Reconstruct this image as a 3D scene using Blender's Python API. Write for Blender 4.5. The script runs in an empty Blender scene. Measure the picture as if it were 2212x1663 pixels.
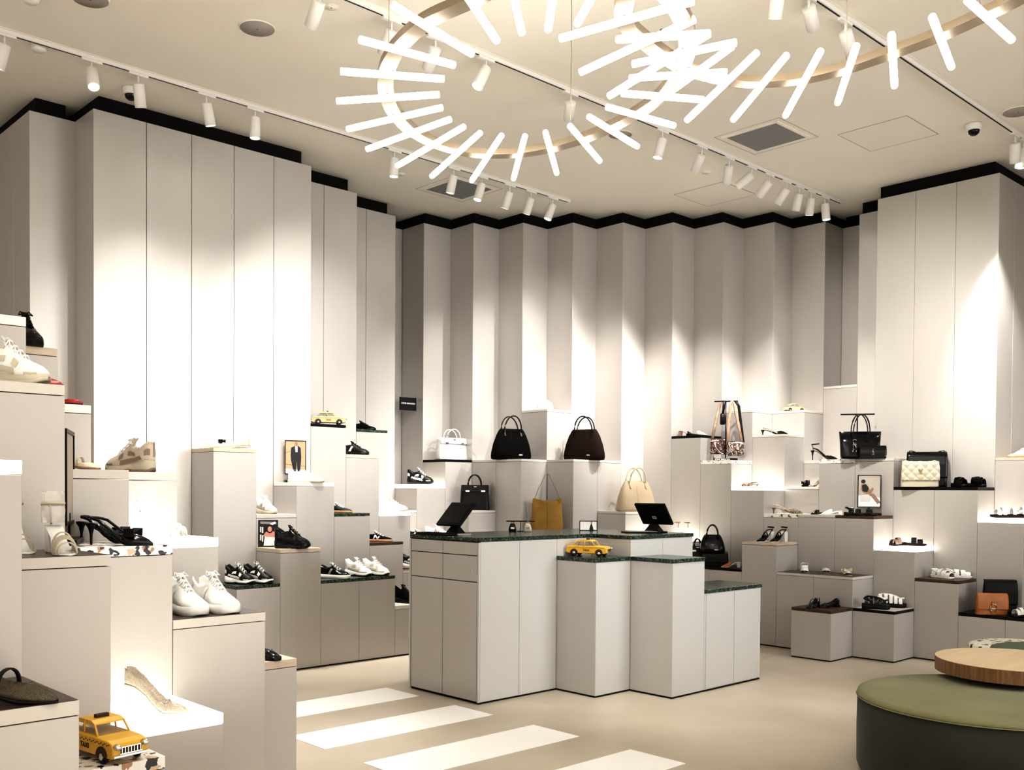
import bpy, math, random
from mathutils import Vector, Matrix
random.seed(7)
PI = math.pi
S = bpy.context.scene
COL = S.collection
W = 0.4                                  # width of one display column
OX, OY = 3.09294, 8.03497                # origin of the column grid against the walls
Z0, DZ = 0.1834, 0.28247                 # shelf levels
ZT = 4.5775                              # top of the tall columns
ZC = 4.715                               # ceiling
CX0, CY0 = 4.716, 5.21892                # corner of the counter
CAMH = 1.54127
RV = math.radians(-42.93)
R = math.radians
def GX(i): return OX + W * i
def GY(j): return OY + W * j
def LV(l): return Z0 + DZ * l
# ---------------------------------------------------------------- materials
def _n(nt, t, x=0, y=0, **kw):
    n = nt.nodes.new(t); n.location = (x, y)
    for k, v in kw.items(): setattr(n, k, v)
    return n
def mat(name, col, rough=.5, metal=0., noise=0., nscale=6., col2=None, bump=0., bscale=120., coat=0., sheen=0., emit=0., ecol=None, trans=0., alpha=1., spec=.5, stretch=None, ior=1.45):
    m = bpy.data.materials.new(name); m.use_nodes = True
    nt = m.node_tree; b = nt.nodes['Principled BSDF']
    b.inputs['Base Color'].default_value = (*col, 1); b.inputs['Roughness'].default_value = rough
    b.inputs['Metallic'].default_value = metal; b.inputs['Specular IOR Level'].default_value = spec
    b.inputs['Coat Weight'].default_value = coat; b.inputs['Coat Roughness'].default_value = .05
    b.inputs['Sheen Weight'].default_value = sheen; b.inputs['IOR'].default_value = ior
    b.inputs['Transmission Weight'].default_value = trans; b.inputs['Alpha'].default_value = alpha
    if emit:
        b.inputs['Emission Color'].default_value = (*(ecol or col), 1); b.inputs['Emission Strength'].default_value = emit
    tc = _n(nt, 'ShaderNodeTexCoord', -900)
    src = tc.outputs['Object']
    if stretch:
        mp = _n(nt, 'ShaderNodeMapping', -750); mp.inputs['Scale'].default_value = stretch
        nt.links.new(src, mp.inputs[0]); src = mp.outputs[0]
    if noise or col2:
        no = _n(nt, 'ShaderNodeTexNoise', -600); no.inputs['Scale'].default_value = nscale; no.inputs['Detail'].default_value = 6
        nt.links.new(src, no.inputs['Vector'])
        cr = _n(nt, 'ShaderNodeValToRGB', -400)
        c2 = col2 or tuple(max(0, c * (1 - noise)) for c in col)
        cr.color_ramp.elements[0].position = .35; cr.color_ramp.elements[1].position = .65
        cr.color_ramp.elements[0].color = (*c2, 1); cr.color_ramp.elements[1].color = (*col, 1)
        nt.links.new(no.outputs['Fac'], cr.inputs[0]); nt.links.new(cr.outputs[0], b.inputs['Base Color'])
    if bump:
        nb = _n(nt, 'ShaderNodeTexNoise', -600, -300); nb.inputs['Scale'].default_value = bscale; nb.inputs['Detail'].default_value = 3
        nt.links.new(src, nb.inputs['Vector'])
        bp = _n(nt, 'ShaderNodeBump', -300, -300); bp.inputs['Strength'].default_value = bump; bp.inputs['Distance'].default_value = .002
        nt.links.new(nb.outputs['Fac'], bp.inputs['Height']); nt.links.new(bp.outputs[0], b.inputs['Normal'])
    return m
def mat_chips(name, base, chips, scale, amount=.5, size=.42, rough=.25):
    m = bpy.data.materials.new(name); m.use_nodes = True
    nt = m.node_tree; b = nt.nodes['Principled BSDF']; b.inputs['Roughness'].default_value = rough
    tc = _n(nt, 'ShaderNodeTexCoord'); vo = _n(nt, 'ShaderNodeTexVoronoi'); vo.inputs['Scale'].default_value = scale
    nz = _n(nt, 'ShaderNodeTexNoise'); nz.inputs['Scale'].default_value = scale * 1.3
    mx = _n(nt, 'ShaderNodeMix', data_type='RGBA'); mx.inputs[0].default_value = .04 if scale > 20 else .12
    nt.links.new(tc.outputs['Object'], nz.inputs['Vector'])
    nt.links.new(tc.outputs['Object'], mx.inputs[6]); nt.links.new(nz.outputs['Color'], mx.inputs[7])
    nt.links.new(mx.outputs[2], vo.inputs['Vector'])
    sp = _n(nt, 'ShaderNodeSeparateColor'); nt.links.new(vo.outputs['Color'], sp.inputs[0])
    cr = _n(nt, 'ShaderNodeValToRGB'); cr.color_ramp.interpolation = 'CONSTANT'
    cr.color_ramp.elements[0].color = (*chips[0], 1); cr.color_ramp.elements[1].color = (*chips[-1], 1); cr.color_ramp.elements[1].position = .8
    for k, c in enumerate(chips[1:-1]):
        e = cr.color_ramp.elements.new((k + 1) * .8 / (len(chips) - 1)); e.color = (*c, 1)
    nt.links.new(sp.outputs[0], cr.inputs[0])
    lt = _n(nt, 'ShaderNodeMath', operation='LESS_THAN'); lt.inputs[1].default_value = amount; nt.links.new(sp.outputs[1], lt.inputs[0])
    ld = _n(nt, 'ShaderNodeMath', operation='LESS_THAN'); ld.inputs[1].default_value = size; nt.links.new(vo.outputs['Distance'], ld.inputs[0])
    mu = _n(nt, 'ShaderNodeMath', operation='MULTIPLY'); nt.links.new(lt.outputs[0], mu.inputs[0]); nt.links.new(ld.outputs[0], mu.inputs[1])
    m2 = _n(nt, 'ShaderNodeMix', data_type='RGBA'); m2.inputs[6].default_value = (*base, 1)
    nt.links.new(mu.outputs[0], m2.inputs[0]); nt.links.new(cr.outputs[0], m2.inputs[7]); nt.links.new(m2.outputs[2], b.inputs['Base Color'])
    return m
M = dict(
    panel=mat('panel_grey', (.56, .535, .51), .38, .30, noise=.02, nscale=2, stretch=(3, 3, .15)),
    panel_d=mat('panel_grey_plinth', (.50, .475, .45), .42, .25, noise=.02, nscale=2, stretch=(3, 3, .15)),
    black=mat('black_lacquer', (.006, .006, .006), .35, spec=.25), recess=mat('recess_black', (.004, .004, .004), .9),
    ceil=mat('ceiling_paint', (.86, .82, .74), .85, noise=.05, nscale=.7),
    white=mat('white_gloss', (.86, .85, .83), .35), whitep=mat('white_powder_coat', (.80, .78, .75), .45),
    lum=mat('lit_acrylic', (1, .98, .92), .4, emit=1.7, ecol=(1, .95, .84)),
    lwood=mat('pale_wood', (.62, .52, .42), .5, noise=.18, nscale=5, stretch=(1, 12, 12)),
    dwood=mat('dark_walnut', (.09, .05, .035), .4, noise=.4, nscale=5, stretch=(1, 10, 10)),
    gslab=mat('grey_laminate', (.58, .55, .51), .4), wslab=mat('white_laminate', (.82, .80, .76), .35),
    darktop=mat('dark_brown_laminate', (.045, .032, .028), .3),
    green=mat_chips('green_granite', (.012, .022, .018), [(.16, .24, .19), (.04, .08, .06), (.40, .43, .36)], 130, .5, .48, .2),
    terr=mat_chips('terrazzo', (.85, .83, .79), [(.02, .02, .03), (.45, .28, .18), (.05, .05, .06), (.62, .48, .36)], 32, .75, .5, .3),
    terrs=mat_chips('terrazzo_small', (.85, .83, .79), [(.02, .02, .03), (.45, .28, .18), (.05, .05, .06), (.62, .48, .36)], 42, .55, .5, .3),
    floor=mat('resin_floor', (.57, .515, .43), .38, col2=(.46, .41, .335), nscale=.9, bump=.05, bscale=14, spec=.35),
    stripe=mat('white_floor_paint', (.95, .94, .93), .4),
    cwhite=mat('counter_white_panel', (.56, .55, .535), .4, .2), seam=mat('shadow_gap', (.03, .028, .026), .8),
    k=mat('black_leather', (.006, .005, .005), .45, spec=.3), kp=mat('black_patent', (.004, .004, .005), .14, spec=.45), ks=mat('black_suede', (.005, .0045, .0045), .9, spec=.1),
    br=mat('dark_brown_suede', (.014, .007, .005), .7, spec=.15), mus=mat('mustard_suede', (.32, .18, .035), .8, noise=.35, nscale=4, sheen=.3),
    bei=mat('beige_canvas', (.54, .44, .31), .65, noise=.12, nscale=5), cre=mat('cream_leather', (.52, .47, .37), .45), tan=mat('tan_leather', (.40, .16, .055), .4, noise=.15, nscale=8),
    wh=mat('white_leather', (.76, .75, .72), .4), whs=mat('white_rubber', (.70, .67, .62), .55), gum=mat('gum_rubber', (.45, .26, .13), .6), sbe=mat('sand_suede', (.52, .46, .38), .75),
    gry=mat('grey_mesh', (.28, .25, .22), .7, bump=.6, bscale=500), tau=mat('taupe_overlay', (.25, .17, .14), .6), red=mat('red_leather', (.38, .03, .02), .3),
    woven=mat_chips('woven_cream', (.74, .62, .46), [(.50, .38, .25), (.58, .45, .32), (.66, .54, .4)], 300, .7, .5, .7),
    mesh=mat_chips('olive_mesh', (.10, .08, .045), [(.012, .011, .010), (.02, .018, .014), (.015, .014, .012)], 170, .9, .42, .5),
    leo=mat_chips('leopard_print', (.26, .20, .14), [(.012, .01, .01), (.03, .02, .015), (.012, .01, .01)], 80, .85, .5, .5),
    sequin=mat_chips('sequin_pattern', (.05, .025, .03), [(.62, .5, .36), (.45, .14, .14), (.75, .70, .62), (.30, .18, .10)], 70, .7, .45, .3),
    crystal=mat_chips('crystal_studs', (.42, .36, .27), [(.85, .82, .75), (.22, .17, .12), (.92, .9, .85)], 260, .8, .45, .15),
    glit=mat_chips('glitter_dots', (.5, .46, .37), [(.05, .05, .05), (.4, .36, .3), (.9, .88, .8)], 240, .35, .3, .4),
    clear=mat('clear_vinyl', (.95, .93, .88), .1, trans=.55, alpha=.55), silver=mat('polished_metal', (.72, .70, .66), .22, 1.), gold=mat('gold_trim', (.62, .42, .16), .3, 1.),
    strapt=mat('tan_webbing', (.52, .38, .28), .8, noise=.3, nscale=30), tyre=mat('tyre_rubber', (.012, .012, .012), .6), yel=mat('taxi_yellow', (.78, .46, .06), .35, noise=.12, nscale=14), creamc=mat('faded_yellow', (.60, .46, .24), .4, noise=.12, nscale=14),
    glass=mat('car_glass', (.35, .36, .34), .08, trans=.5, alpha=.45), rustd=mat('car_underbody', (.05, .03, .02), .7), ivory=mat('ivory_tin', (.42, .37, .22), .4),
    paper=mat('photo_warm', (.46, .33, .20), .5, noise=.2, nscale=3), paperg=mat('photo_grey', (.44, .39, .34), .5, noise=.1, nscale=3), paperw=mat('photo_white', (.85, .84, .82), .5),
    suit=mat('print_black', (.012, .012, .014), .5), skin=mat('print_skin', (.28, .16, .10), .5), pink=mat('print_pink', (.62, .30, .24), .5),
    screen=mat('screen_black', (.005, .005, .005), .5, spec=.12), plastic=mat('black_plastic', (.006, .006, .006), .5, spec=.2),
    vent=mat_chips('vent_mesh', (.27, .27, .28), [(.12, .12, .13), (.16, .16, .17), (.14, .14, .15)], 190, .95, .3, .6), grille=mat('speaker_grille', (.40, .37, .34), .7, bump=.8, bscale=400),
    olive=mat('green_velvet_lit', (.25, .245, .145), .85, noise=.14, nscale=3, sheen=.1, spec=.1), oliveShade=mat('green_velvet_shaded', (.035, .037, .028), .8, noise=.2, nscale=5, sheen=.15),  # one velvet: seat coloured lighter as lit, sides darker as shaded
    oak=mat('oak_top', (.68, .53, .33), .42, noise=.14, nscale=2.2, stretch=(1, 14, 14)), oakside=mat('oak_edge', (.25, .14, .065), .5, noise=.35, nscale=6, stretch=(14, 14, 1)),
    marbled=mat_chips('marbled_fabric', (.80, .78, .70), [(.05, .05, .04), (.3, .3, .2), (.04, .04, .04)], 22, .6, .4, .8), sage=mat('sage_fabric', (.12, .16, .11), .8),
    tube=mat('tube_light', (1, 1, 1), .3, emit=4.8, ecol=(1, .96, .86)), cap=mat('frosted_cap', (.95, .93, .85), .25, emit=.3, ecol=(1, .95, .82), trans=.3), ring=mat('brushed_nickel', (.42, .35, .27), .35, .9), lens=mat('lit_lens', (1, 1, 1), .3, emit=12, ecol=(1, .95, .85)), lensoff=mat('frosted_lens', (.9, .88, .82), .3, emit=1.2, ecol=(1, .95, .85)),
)
# ---------------------------------------------------------------- mesh helpers
class MB:
    def __init__(s): s.v = []; s.f = []; s.sm = []
    def add(s, vs, fs, smooth=False):
        o = len(s.v); s.v += [tuple(v) for v in vs]; s.f += [tuple(o + k for k in f) for f in fs]; s.sm += [smooth] * len(fs); return s
    def box(s, c, d, m=None):
        x, y, z = c; a, b, h = d[0] / 2, d[1] / 2, d[2] / 2
        vs = [Vector((sx * a, sy * b, sz * h)) for sz in (-1, 1) for sx, sy in ((-1, -1), (1, -1), (1, 1), (-1, 1))]
        if m: vs = [m @ v for v in vs]
        vs = [v + Vector(c) for v in vs]
        return s.add(vs, [(0, 3, 2, 1), (4, 5, 6, 7), (0, 1, 5, 4), (1, 2, 6, 5), (2, 3, 7, 6), (3, 0, 4, 7)])
    def bx(s, x0, x1, y0, y1, z0, z1): return s.box(((x0 + x1) / 2, (y0 + y1) / 2, (z0 + z1) / 2), (x1 - x0, y1 - y0, z1 - z0))
    def loft(s, rings, smooth=True, caps=True, closed=False):
        n = len(rings[0]); vs = [p for r in rings for p in r]; fs = []
        m = len(rings)
        for a in range(m if closed else m - 1):
            for k in range(n):
                fs.append((a * n + k, a * n + (k + 1) % n, ((a + 1) % m) * n + (k + 1) % n, ((a + 1) % m) * n + k))
        if caps and not closed: fs += [tuple(range(n - 1, -1, -1)), tuple((m - 1) * n + k for k in range(n))]
        return s.add(vs, fs, smooth)
    def prism(s, poly, z0, z1, smooth=False):          # polygon in xy
        return s.loft([[(x, y, z0) for x, y in poly], [(x, y, z1) for x, y in poly]], smooth)
    def prism_y(s, poly, y0, y1):                      # polygon in xz, extruded along y
        return s.loft([[(x, y0, z) for x, z in poly], [(x, y1, z) for x, z in poly]], False)
    def lathe(s, prof, c=(0, 0, 0), n=24, smooth=True):
        return s.loft([[(c[0] + r * math.cos(2 * PI * k / n), c[1] + r * math.sin(2 * PI * k / n), c[2] + z) for k in range(n)] for r, z in prof], smooth)
    def tube(s, pts, r, n=8, ry=None, up=(0, 0, 1), closed=False, caps=True):
        pts = [Vector(p) for p in pts]; m = len(pts); rings = []
        rr = r if isinstance(r, (list, tuple)) else [r] * m
        for i, p in enumerate(pts):
            a = pts[(i - 1) % m] if (i or closed) else p; b = pts[(i + 1) % m] if (i < m - 1 or closed) else p
            t = (b - a).normalized(); u = Vector(up)
            if abs(t.dot(u)) > .97: u = Vector((1, 0, 0)) if abs(t.x) < .9 else Vector((0, 1, 0))
            sx = t.cross(u).normalized(); sy = sx.cross(t)
            q = ry if ry is not None else rr[i]
            rings.append([p + sx * rr[i] * math.cos(2 * PI * k / n) + sy * q * math.sin(2 * PI * k / n) for k in range(n)])
        return s.loft(rings, True, caps, closed)
    def build(s, name, m, parent=None, bevel=0., seg=2, sub=0):
        me = bpy.data.meshes.new(name); me.from_pydata(s.v, [], s.f)
        me.polygons.foreach_set('use_smooth', s.sm); me.update()
        o = bpy.data.objects.new(name, me); COL.objects.link(o)
        if m is not None: me.materials.append(M[m] if isinstance(m, str) else m)
        if parent: o.parent = parent
        if bevel:
            b = o.modifiers.new('bevel', 'BEVEL'); b.width = bevel; b.segments = seg; b.limit_method = 'ANGLE'
        if sub:
            u = o.modifiers.new('subsurf', 'SUBSURF'); u.levels = sub; u.render_levels = sub
        return o
def thing(name, label, cat, loc=(0, 0, 0), rz=0., group=None):
    o = bpy.data.objects.new(name, None); COL.objects.link(o); o.location = loc; o.rotation_euler = (0, 0, rz)
    o.empty_display_size = .05; o['label'] = label; o['category'] = cat
    if group: o['group'] = group
    return o
def tag(o, label, cat, group=None):
    o['label'] = label; o['category'] = cat
    if group: o['group'] = group
    return o
def struct(o): o['kind'] = 'structure'; return o
def lerp(a, b, t): return a + (b - a) * t
def interp(tab, x):
    if x <= tab[0][0]: return tab[0][1]
    for (a, p), (b, q) in zip(tab, tab[1:]):
        if x <= b:
            t = (x - a) / (b - a); t = t * t * (3 - 2 * t) * .5 + t * .5; return p + (q - p) * t
    return tab[-1][1]
def text(body, size, m, parent, loc, rot, name='lettering', ext=.0008, align='CENTER', sx=1.):
    c = bpy.data.curves.new(name, 'FONT'); c.body = body; c.size = size; c.extrude = ext; c.align_x = align; c.align_y = 'CENTER'
    c.materials.append(M[m]); c.resolution_u = 2; c.offset = size * .012
    t = bpy.data.objects.new('t', c); COL.objects.link(t); bpy.context.view_layer.update()
    me = bpy.data.meshes.new_from_object(t.evaluated_get(bpy.context.evaluated_depsgraph_get())); bpy.data.objects.remove(t)
    o = bpy.data.objects.new(name, me); COL.objects.link(o); o.parent = parent; o.location = loc; o.rotation_euler = rot; o.scale = (sx, 1, 1)
    return o
# ---------------------------------------------------------------- shoes (toe towards local +x, origin under the middle)
def half(x, toe, wd):
    base = [(0, .10), (.03, .24), (.09, .33), (.2, .36), (.38, .31), (.55, .37), (.70, .46)]
    t = {'round': [(.80, .46), (.89, .40), (.95, .30), (.985, .17), (1, .07)], 'point': [(.80, .36), (.90, .20), (.96, .09), (1, .02)],
         'almond': [(.80, .43), (.89, .34), (.95, .22), (.985, .11), (1, .04)], 'square': [(.80, .46), (.90, .43), (.96, .38), (.985, .34), (1, .26)]}[toe]
    return interp(base + t, x) * wd
XS = [0, .012, .03, .06, .10, .16, .22, .28, .34, .385, .41, .44, .48, .53, .58, .63, .68, .73, .78, .83, .87, .91, .94, .965, .985, 1.0]
def sect(x, L, hw, zb, zr, zc, closed):
    # one arch-shaped cross section; closed: vamp over the foot, else an open collar
    ri = (.56 if closed else .80); a = hw * L
    if closed: inner = [(a * .36, lerp(zr, zc, .62)), (a * .17, lerp(zr, zc, .92)), (0, zc)]
    else: inner = [(a * .70, zr - .004), (a * .60, max(zb + .02, zc)), (0, max(zb + .016, zc))]
    out = [(-a * .86, zb), (-a, lerp(zb, zr, .22)), (-a * .97, lerp(zb, zr, .5)), (-a * lerp(.97, ri, .6), lerp(zb, zr, .8)), (-a * ri, zr)]
    top = [(-p, z) for p, z in inner]
    mid = inner[-2::-1]
    pts = out + top + [(p, z) for p, z in mid] + [(-p, z) for p, z in out[::-1]]
    return [((x - .5) * L, y, z) for y, z in pts]
def sole_mb(L, toe, wd, zt, zb=lambda x: 0, grow=1.06, x0=0., x1=1.):
    mb = MB(); rings = []
    for x in XS:
        if x < x0 or x > x1: continue
        a = half(x, toe, wd) * L * grow; t = zt(x) ; b = zb(x)
        xx = (x - .5) * L * (1.02 if grow > 1 else 1)
        rings.append([(xx, -a * .94, b), (xx, -a, lerp(b, t, .4)), (xx, -a * .97, t), (xx, 0, t), (xx, a * .97, t), (xx, a, lerp(b, t, .4)), (xx, a * .94, b), (xx, 0, b)])
    return mb.loft(rings, True)
def shoe_root(name, label, at, h, group, cat='shoe'):
    return thing(name, label, cat, at, RV + R(h), group)
def laces(root, L, top, m, n=4, x0=.46, x1=.68, wd=.13):
    mb = MB()
    for k in range(n):
        x = lerp(x0, x1, k / (n - 1)); z = top(x) + .004; a = wd * L * .5
        mb.tube([((x - .5) * L - .006, -a, z - .012), ((x - .5) * L, -a * .4, z + .002), ((x - .5) * L + .004, a * .4, z + .002), ((x - .5) * L + .008, a, z - .012)], .0032, 5)
        mb.tube([((x - .5) * L + .010, -a, z - .014), ((x - .5) * L, 0, z + .003), ((x - .5) * L - .008, a, z - .012)], .0028, 5)
    xb = (x0 - .5) * L - .01; z = top(x0) + .008
    for sy in (-1, 1): mb.tube([(xb, 0, z), (xb - .01, sy * .02, z + .008), (xb + .008, sy * .032, z - .004), (xb, 0, z)], .0026, 5)
    mb.build('laces', m, root)
def sneaker(name, label, at, L, h, upper='wh', sole='whs', lace='wh', acc=None, style='chunky', group=None, trim=None, out=None, N=False, hs=None):
    r = shoe_root(name, label, at, h, group); r.scale = (1, 1, hs or {'chunky': 1.38, 'court': 1.15, 'low': 1.08}[style]); wd = .42 if style != 'low' else .38
    if style == 'chunky':
        st = lambda x: interp([(0, .155), (.1, .165), (.25, .135), (.45, .105), (.65, .085), (.85, .085), (1, .11)], x) * L
        sb = lambda x: interp([(0, .03), (.06, .0), (.36, .0), (.45, .016), (.54, 0), (.86, 0), (1, .045)], x) * L
        hr = [(0, .40), (.05, .42), (.12, .38), (.25, .32), (.38, .345), (.46, .345), (.56, .285), (.68, .22), (.8, .185), (.9, .165), (.96, .14), (1, .11)]
        hc = [(.44, .42), (.5, .375), (.58, .325), (.68, .265), (.8, .22), (.9, .19), (.96, .155), (1, .115)]
    elif style == 'court':
        st = lambda x: interp([(0, .115), (.3, .105), (.7, .095), (1, .10)], x) * L
        sb = lambda x: interp([(0, .01), (.05, 0), (.9, 0), (1, .02)], x) * L
        hr = [(0, .33), (.05, .36), (.12, .33), (.25, .275), (.38, .30), (.46, .30), (.56, .25), (.68, .20), (.8, .17), (.9, .15), (.96, .125), (1, .10)]
        hc = [(.44, .37), (.5, .33), (.58, .285), (.68, .235), (.8, .195), (.9, .17), (.96, .14), (1, .105)]
    else:
        st = lambda x: interp([(0, .085), (1, .075)], x) * L
        sb = lambda x: interp([(0, .008), (.05, 0), (.92, 0), (1, .016)], x) * L
        hr = [(0, .25), (.05, .27), (.12, .25), (.25, .215), (.38, .235), (.46, .235), (.56, .19), (.68, .15), (.8, .125), (.9, .11), (.96, .095), (1, .078)]
        hc = [(.44, .29), (.5, .26), (.58, .225), (.68, .18), (.8, .15), (.9, .125), (.96, .105), (1, .08)]
    rings = []
    for x in XS:
        closed = x >= .44; zb = st(x) - .006
        zr = interp(hr, x) * L; zc = interp(hc, x) * L if closed else zb + .03 * L
        rings.append(sect(x, L, half(x, 'round', wd), zb, zr, zc, closed))
    u = MB().loft(rings, True).build('upper', upper, r)
    sole_mb(L, 'round', wd, st, sb).build('midsole', sole, r)
    if out: sole_mb(L, 'round', wd, lambda x: sb(x) + .018 * L + .004, sb, 1.10).build('outsole', out, r)
    topf = lambda x: interp(hc, x) * L
    # tongue
    tz = hc[0][1] * L
    MB().loft([[((.46 - .5) * L, -.055 * L, tz - .012), ((.46 - .5) * L, .055 * L, tz - .012), ((.445 - .5) * L, .055 * L, tz - .02), ((.445 - .5) * L, -.055 * L, tz - .02)],
               [((.40 - .5) * L, -.06 * L, tz + .045 * L), ((.40 - .5) * L, .06 * L, tz + .045 * L), ((.385 - .5) * L, .06 * L, tz + .035 * L), ((.385 - .5) * L, -.06 * L, tz + .035 * L)]], False).build('tongue', trim or upper, r, bevel=.002)
    laces(r, L, topf, lace)
    # heel counter and side overlays follow the side of the upper
    def side(x, t, sgn, off=.0025):
        zb = st(x) - .004; zr = interp(hr, x) * L; a = half(x, 'round', wd) * L
        ri = .56 if x >= .44 else .80
        yy = interp([(0, .86), (.22, 1.0), (.5, .97), (.8, lerp(.97, ri, .6)), (1, ri)], t) * a
        return ((x - .5) * L, sgn * (yy + off), lerp(zb, zr, t) + .0005)
    def patch(pts_lo, pts_hi, nm, m):
        for sgn in (-1, 1):
            mb = MB()
            rows = []
            for (xa, ta), (xb, tb) in zip(pts_lo, pts_hi):
                rows.append([side(lerp(xa, xb, q / 4), lerp(ta, tb, q / 4), sgn) for q in range(5)])
            n = 5; vs = [p for rw in rows for p in rw]; fs = []
            for a in range(len(rows) - 1):
                for k in range(4):
                    q = (a * n + k, a * n + k + 1, (a + 1) * n + k + 1, (a + 1) * n + k)
                    fs.append(q if sgn < 0 else q[::-1])
            mb.add(vs, fs, True); mb.build(nm, m, r)
    if acc:
        if N:
            patch([(.36, .1), (.41, .1)], [(.42, .85), (.47, .85)], 'side_stripe', acc)
            patch([(.42, .85), (.46, .9)], [(.50, .1), (.55, .1)], 'side_stripe', acc)
            patch([(.50, .1), (.55, .1)], [(.55, .85), (.60, .85)], 'side_stripe', acc)
        elif style == 'chunky':
            patch([(.16, .15), (.3, .12), (.46, .1), (.62, .1)], [(.20, .42), (.32, .36), (.46, .34), (.60, .42)], 'side_overlay', acc)
            patch([(.30, .45), (.38, .5), (.46, .5)], [(.33, .66), (.40, .72), (.47, .75)], 'side_overlay', acc)
            patch([(.02, .3), (.06, .3), (.12, .3)], [(.02, .62), (.06, .62), (.12, .6)], 'heel_tab', acc)
            patch([(.56, .55), (.64, .5)], [(.58, .92), (.66, .9)], 'eyelet_stay', acc)
            patch([(.76, .12), (.84, .12), (.92, .14)], [(.76, .34), (.84, .36), (.92, .4)], 'toe_overlay', acc)
        else:
            patch([(.34, .1), (.42, .1)], [(.44, .82), (.50, .82)], 'side_stripe', acc)
            patch([(.02, .35), (.06, .35), (.12, .35)], [(.02, .85), (.06, .85), (.12, .85)], 'heel_tab', acc)
    return r
def arc_strap(root, L, x, zb, a, zt, m, name='strap', w=.012, th=.0022, lean=0.):
    mb = MB(); pts = []
    for k in range(13):
        t = PI * k / 12; pts.append(((x - .5) * L + lean * math.sin(t), -a * math.cos(t), zb + (zt - zb) * math.sin(t) ** .8))
    mb.tube(pts, th, 6, ry=w / 2, up=(1, 0, 0)); 
    # turn the ribbon so its flat side lies on the foot
    rings = []
    mb = MB(); P = [Vector(p) for p in pts]
    for k, p in enumerate(P):
        t = (P[min(k + 1, 12)] - P[max(k - 1, 0)]).normalized(); n = Vector((1, 0, 0)).cross(t).normalized()
        rings.append([p + Vector((w / 2, 0, 0)) + n * th, p - Vector((w / 2, 0, 0)) + n * th, p - Vector((w / 2, 0, 0)) - n * th, p + Vector((w / 2, 0, 0)) - n * th])
    mb.loft(rings, False)
    return mb.build(name, m, root)
def heelz(x, H):     # height of the footbed
    return interp([(0, 1), (.10, 1), (.22, .93), (.36, .66), (.5, .30), (.60, .08), (.68, .0), (1, 0.0)], x) * H
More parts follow.
